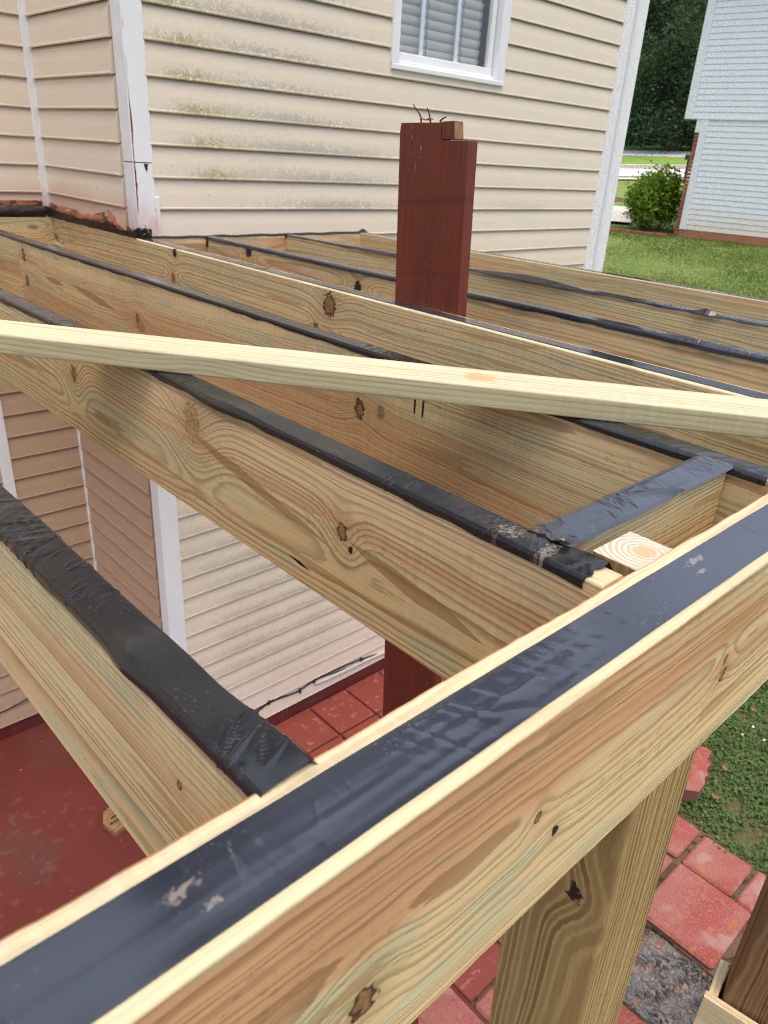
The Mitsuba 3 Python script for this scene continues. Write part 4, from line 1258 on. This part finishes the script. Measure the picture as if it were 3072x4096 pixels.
add('white_house__roof', nbox(-.7, LW + .6, -6.5, .5, zo + 3.6, zo + 3.9), 'roof_shingle')
add('white_house__foundation', nbox(.02, LW + .17, -3, .010, zb - 1.2, zb - .003), 'clay')
nb = 0
z = zb - .20
while z < zo - .28:
    add('white_house__front_wall__brick', nbox(-.085, .016, -.35, .008 + .004 * (nb % 2), z, z + .068), 'brick_red')
    z += .078
    nb += 1
# bed edging and bush in front of it
tag('bed_edging', 'low row of red bricks edging the bed around the bush', 'edging')
for k in range(9):
    a = -2.35 + .27 * k
    p = npt(a, .62 - .045 * (k - 4) ** 2 * .14, 0)
    z = float(ground_z(p[0], p[1]))
    ang = math.atan2(rdir[1], rdir[0]) + rng.uniform(-.12, .12)
    bx = rbox(-.125, .125, -.05, .05, -.05, .065, .006)
    v = np.array(bx.vertices)
    v = np.stack([v[:, 0] * math.cos(ang) - v[:, 1] * math.sin(ang) + p[0], v[:, 0] * math.sin(ang) + v[:, 1] * math.cos(ang) + p[1], v[:, 2] + z], -1)
    add('bed_edging__brick', (v, np.array(bx.faces)), 'brick_red')


# ------------------------------------------------------------------ plants
def leaves(cent, size, rnd, up=0.3, aspect=.5):
    n = len(cent)
    d = rnd.normal(size=(n, 3))
    d /= np.linalg.norm(d, axis=1, keepdims=True)
    d[:, 2] = d[:, 2] * .7 - .15
    w = np.cross(d, rnd.normal(size=(n, 3)))
    w /= np.linalg.norm(w, axis=1, keepdims=True) + 1e-9
    s = size * rnd.uniform(.6, 1.3, (n, 1))
    V = np.stack([cent - d * s * .5, cent + w * s * aspect * .5, cent + d * s * .5, cent - w * s * aspect * .5], 1)
    F = np.arange(n * 4).reshape(n, 4)
    return V.reshape(-1, 3), np.vstack([F[:, [0, 1, 2]], F[:, [0, 2, 3]]])


def bush(key, s, t, h, w, seed, label):
    rnd = np.random.default_rng(seed)
    x, y = st(s, t)
    z = float(ground_z(x, y))
    stems = MB()
    tips = []
    for k in range(46):
        a = rnd.uniform(0, 6.28)
        rr = math.sqrt(rnd.random())
        lean = rr * w * .62
        hh_ = h * (1.0 - .42 * rr ** 2) * rnd.uniform(.72, 1.03)
        top = np.array([x + lean * math.cos(a), y + lean * math.sin(a), z + hh_])
        base = np.array([x + .22 * rr * math.cos(a), y + .22 * rr * math.sin(a), z])
        mid = base * .5 + top * .5 + np.array([math.cos(a), math.sin(a), 0]) * .12 * rr
        p = smooth_path([base, mid, top], 8)
        stems.add(*tube(p, np.linspace(.012, .004, 8), 5))
        tips.append(p)
    add(key + '__stem', stems.mesh(), 'bark')
    cs_ = []
    for p in tips:
        for k in range(210):
            q = rnd.random() ** .6
            q = .22 + .78 * q
            i = min(int(q * 7), 6)
            base = p[i] * (1 - (q * 7 - i)) + p[i + 1] * (q * 7 - i)
            cs_.append(base + rnd.normal(0, .085, 3) * [1, 1, .8])
    cs_ = np.array(cs_)
    add(key + '__crown', leaves(cs_, .082, rnd, aspect=.6), 'leaf_bush')
    tag(key, label, 'bush')


bush('round_bush', 20.35, .40, 1.50, .98, 4, 'rounded bright green bush beside the corner of the white house')


def tree(key, s, t, h, cr, cz0, seed, label, nleaf=26000, size=.30):
    rnd = np.random.default_rng(seed)
    x, y = st(s, t)
    z = float(ground_z(x, y))
    trunk = smooth_path([(x, y, z - .3), (x + .1, y, z + h * .2), (x - .1, y + .1, z + h * .45), (x, y, z + h * .8)], 14)
    add(key + '__trunk', tube(trunk, np.linspace(.42, .10, 14) + np.r_[.2, .05, np.zeros(12)], 10), 'bark', True)
    br = MB()
    cl_ = []
    nb_ = 64
    for k in range(nb_):
        a = k * 2.4 + rnd.uniform(-.4, .4)
        q = (k + .5) / nb_
        zc = z + cz0 + (h - cz0) * q
        rad = cr * (math.sin(math.pi * (0.22 + .74 * q)) ** .7) * rnd.uniform(.75, 1.05)
        end = np.array([x + rad * math.cos(a), y + rad * math.sin(a), zc + rnd.uniform(-.4, .3) - .9 * (1 - q)])
        st0 = np.array([x, y, z + cz0 * .8 + (h - cz0) * q * .75])
        p = smooth_path([st0, st0 * .5 + end * .5 + [0, 0, .5], end], 8)
        br.add(*tube(p, np.linspace(.10, .02, 8), 5))
        for f_ in (.35, .5, .62, .74, .85, .95, 1.0):
            i = min(int(f_ * 7), 6)
            cl_.append(p[i] + (p[i + 1] - p[i]) * (f_ * 7 - i))
    add(key + '__limb', br.mesh(), 'bark')
    cl_ = np.array(cl_)
    pick = rnd.integers(0, len(cl_), nleaf)
    g = rnd.normal(0, 1, (nleaf, 3)) * [.95, .95, .60]
    add(key + '__crown', leaves(cl_[pick] + g, size, rnd, aspect=.42), 'leaf_tree')
    tag(key, label, 'tree', 'trees beyond the road')


tree('oak_tree', 69, 1.1, 21, 9.5, 1.2, 11, 'large dark green tree whose crown fills the gap beside the house corner', 90000, .36)
tree('oak_tree_001', 80, -0.9, 21, 9.0, 1.4, 12, 'dark green tree overlapping the left edge of the white house', 70000, .36)
tree('oak_tree_002', 100, 10.0, 19, 9.0, 1.6, 13, 'farther dark tree behind the large one', 22000, .42)

rnd = np.random.default_rng(31)
n_ = 26000
tt = rnd.uniform(-45, 45, n_)
ss = 128 + rnd.normal(0, 2.0, n_)
hx, hy = st(ss, tt)
hz = ground_z(hx, hy) + rnd.random(n_) ** 0.7 * (2.2 + 4.0 * meshkit.noise(np.stack([tt * .22, 0 * tt, 0 * tt], -1), 3))
add('tree_line', leaves(np.stack([hx, hy, hz], -1), .8, rnd, aspect=.5), 'leaf_tree')
tag('tree_line', 'far low band of dark woods along the top of the hill', 'woods', kind='stuff')

# mailbox at the kerb
x, y = st(39.0, -.25)
z = float(ground_z(x, y))
add('mailbox__post', rbox(x - .05, x + .05, y - .05, y + .05, z - .2, z + .95, .008), 'black_rubber')
pf = [(-.09, 0), (.09, 0), (.09, .12)] + [(.09 * math.cos(q), .12 + .09 * math.sin(q)) for q in np.linspace(.2, 2.94, 9)] + [(-.09, .12)]
add('mailbox__box', prism(pf, (x - .25, y, z + .95), (0, 1, 0), (0, 0, 1), (1, 0, 0), .5), 'black_rubber')
add('mailbox__flag', rbox(x - .1, x + .02, y - .105, y - .095, z + 1.05, z + 1.22, .002), 'crack_red')
tag('mailbox', 'dark mailbox on a post at the edge of the road', 'mailbox')
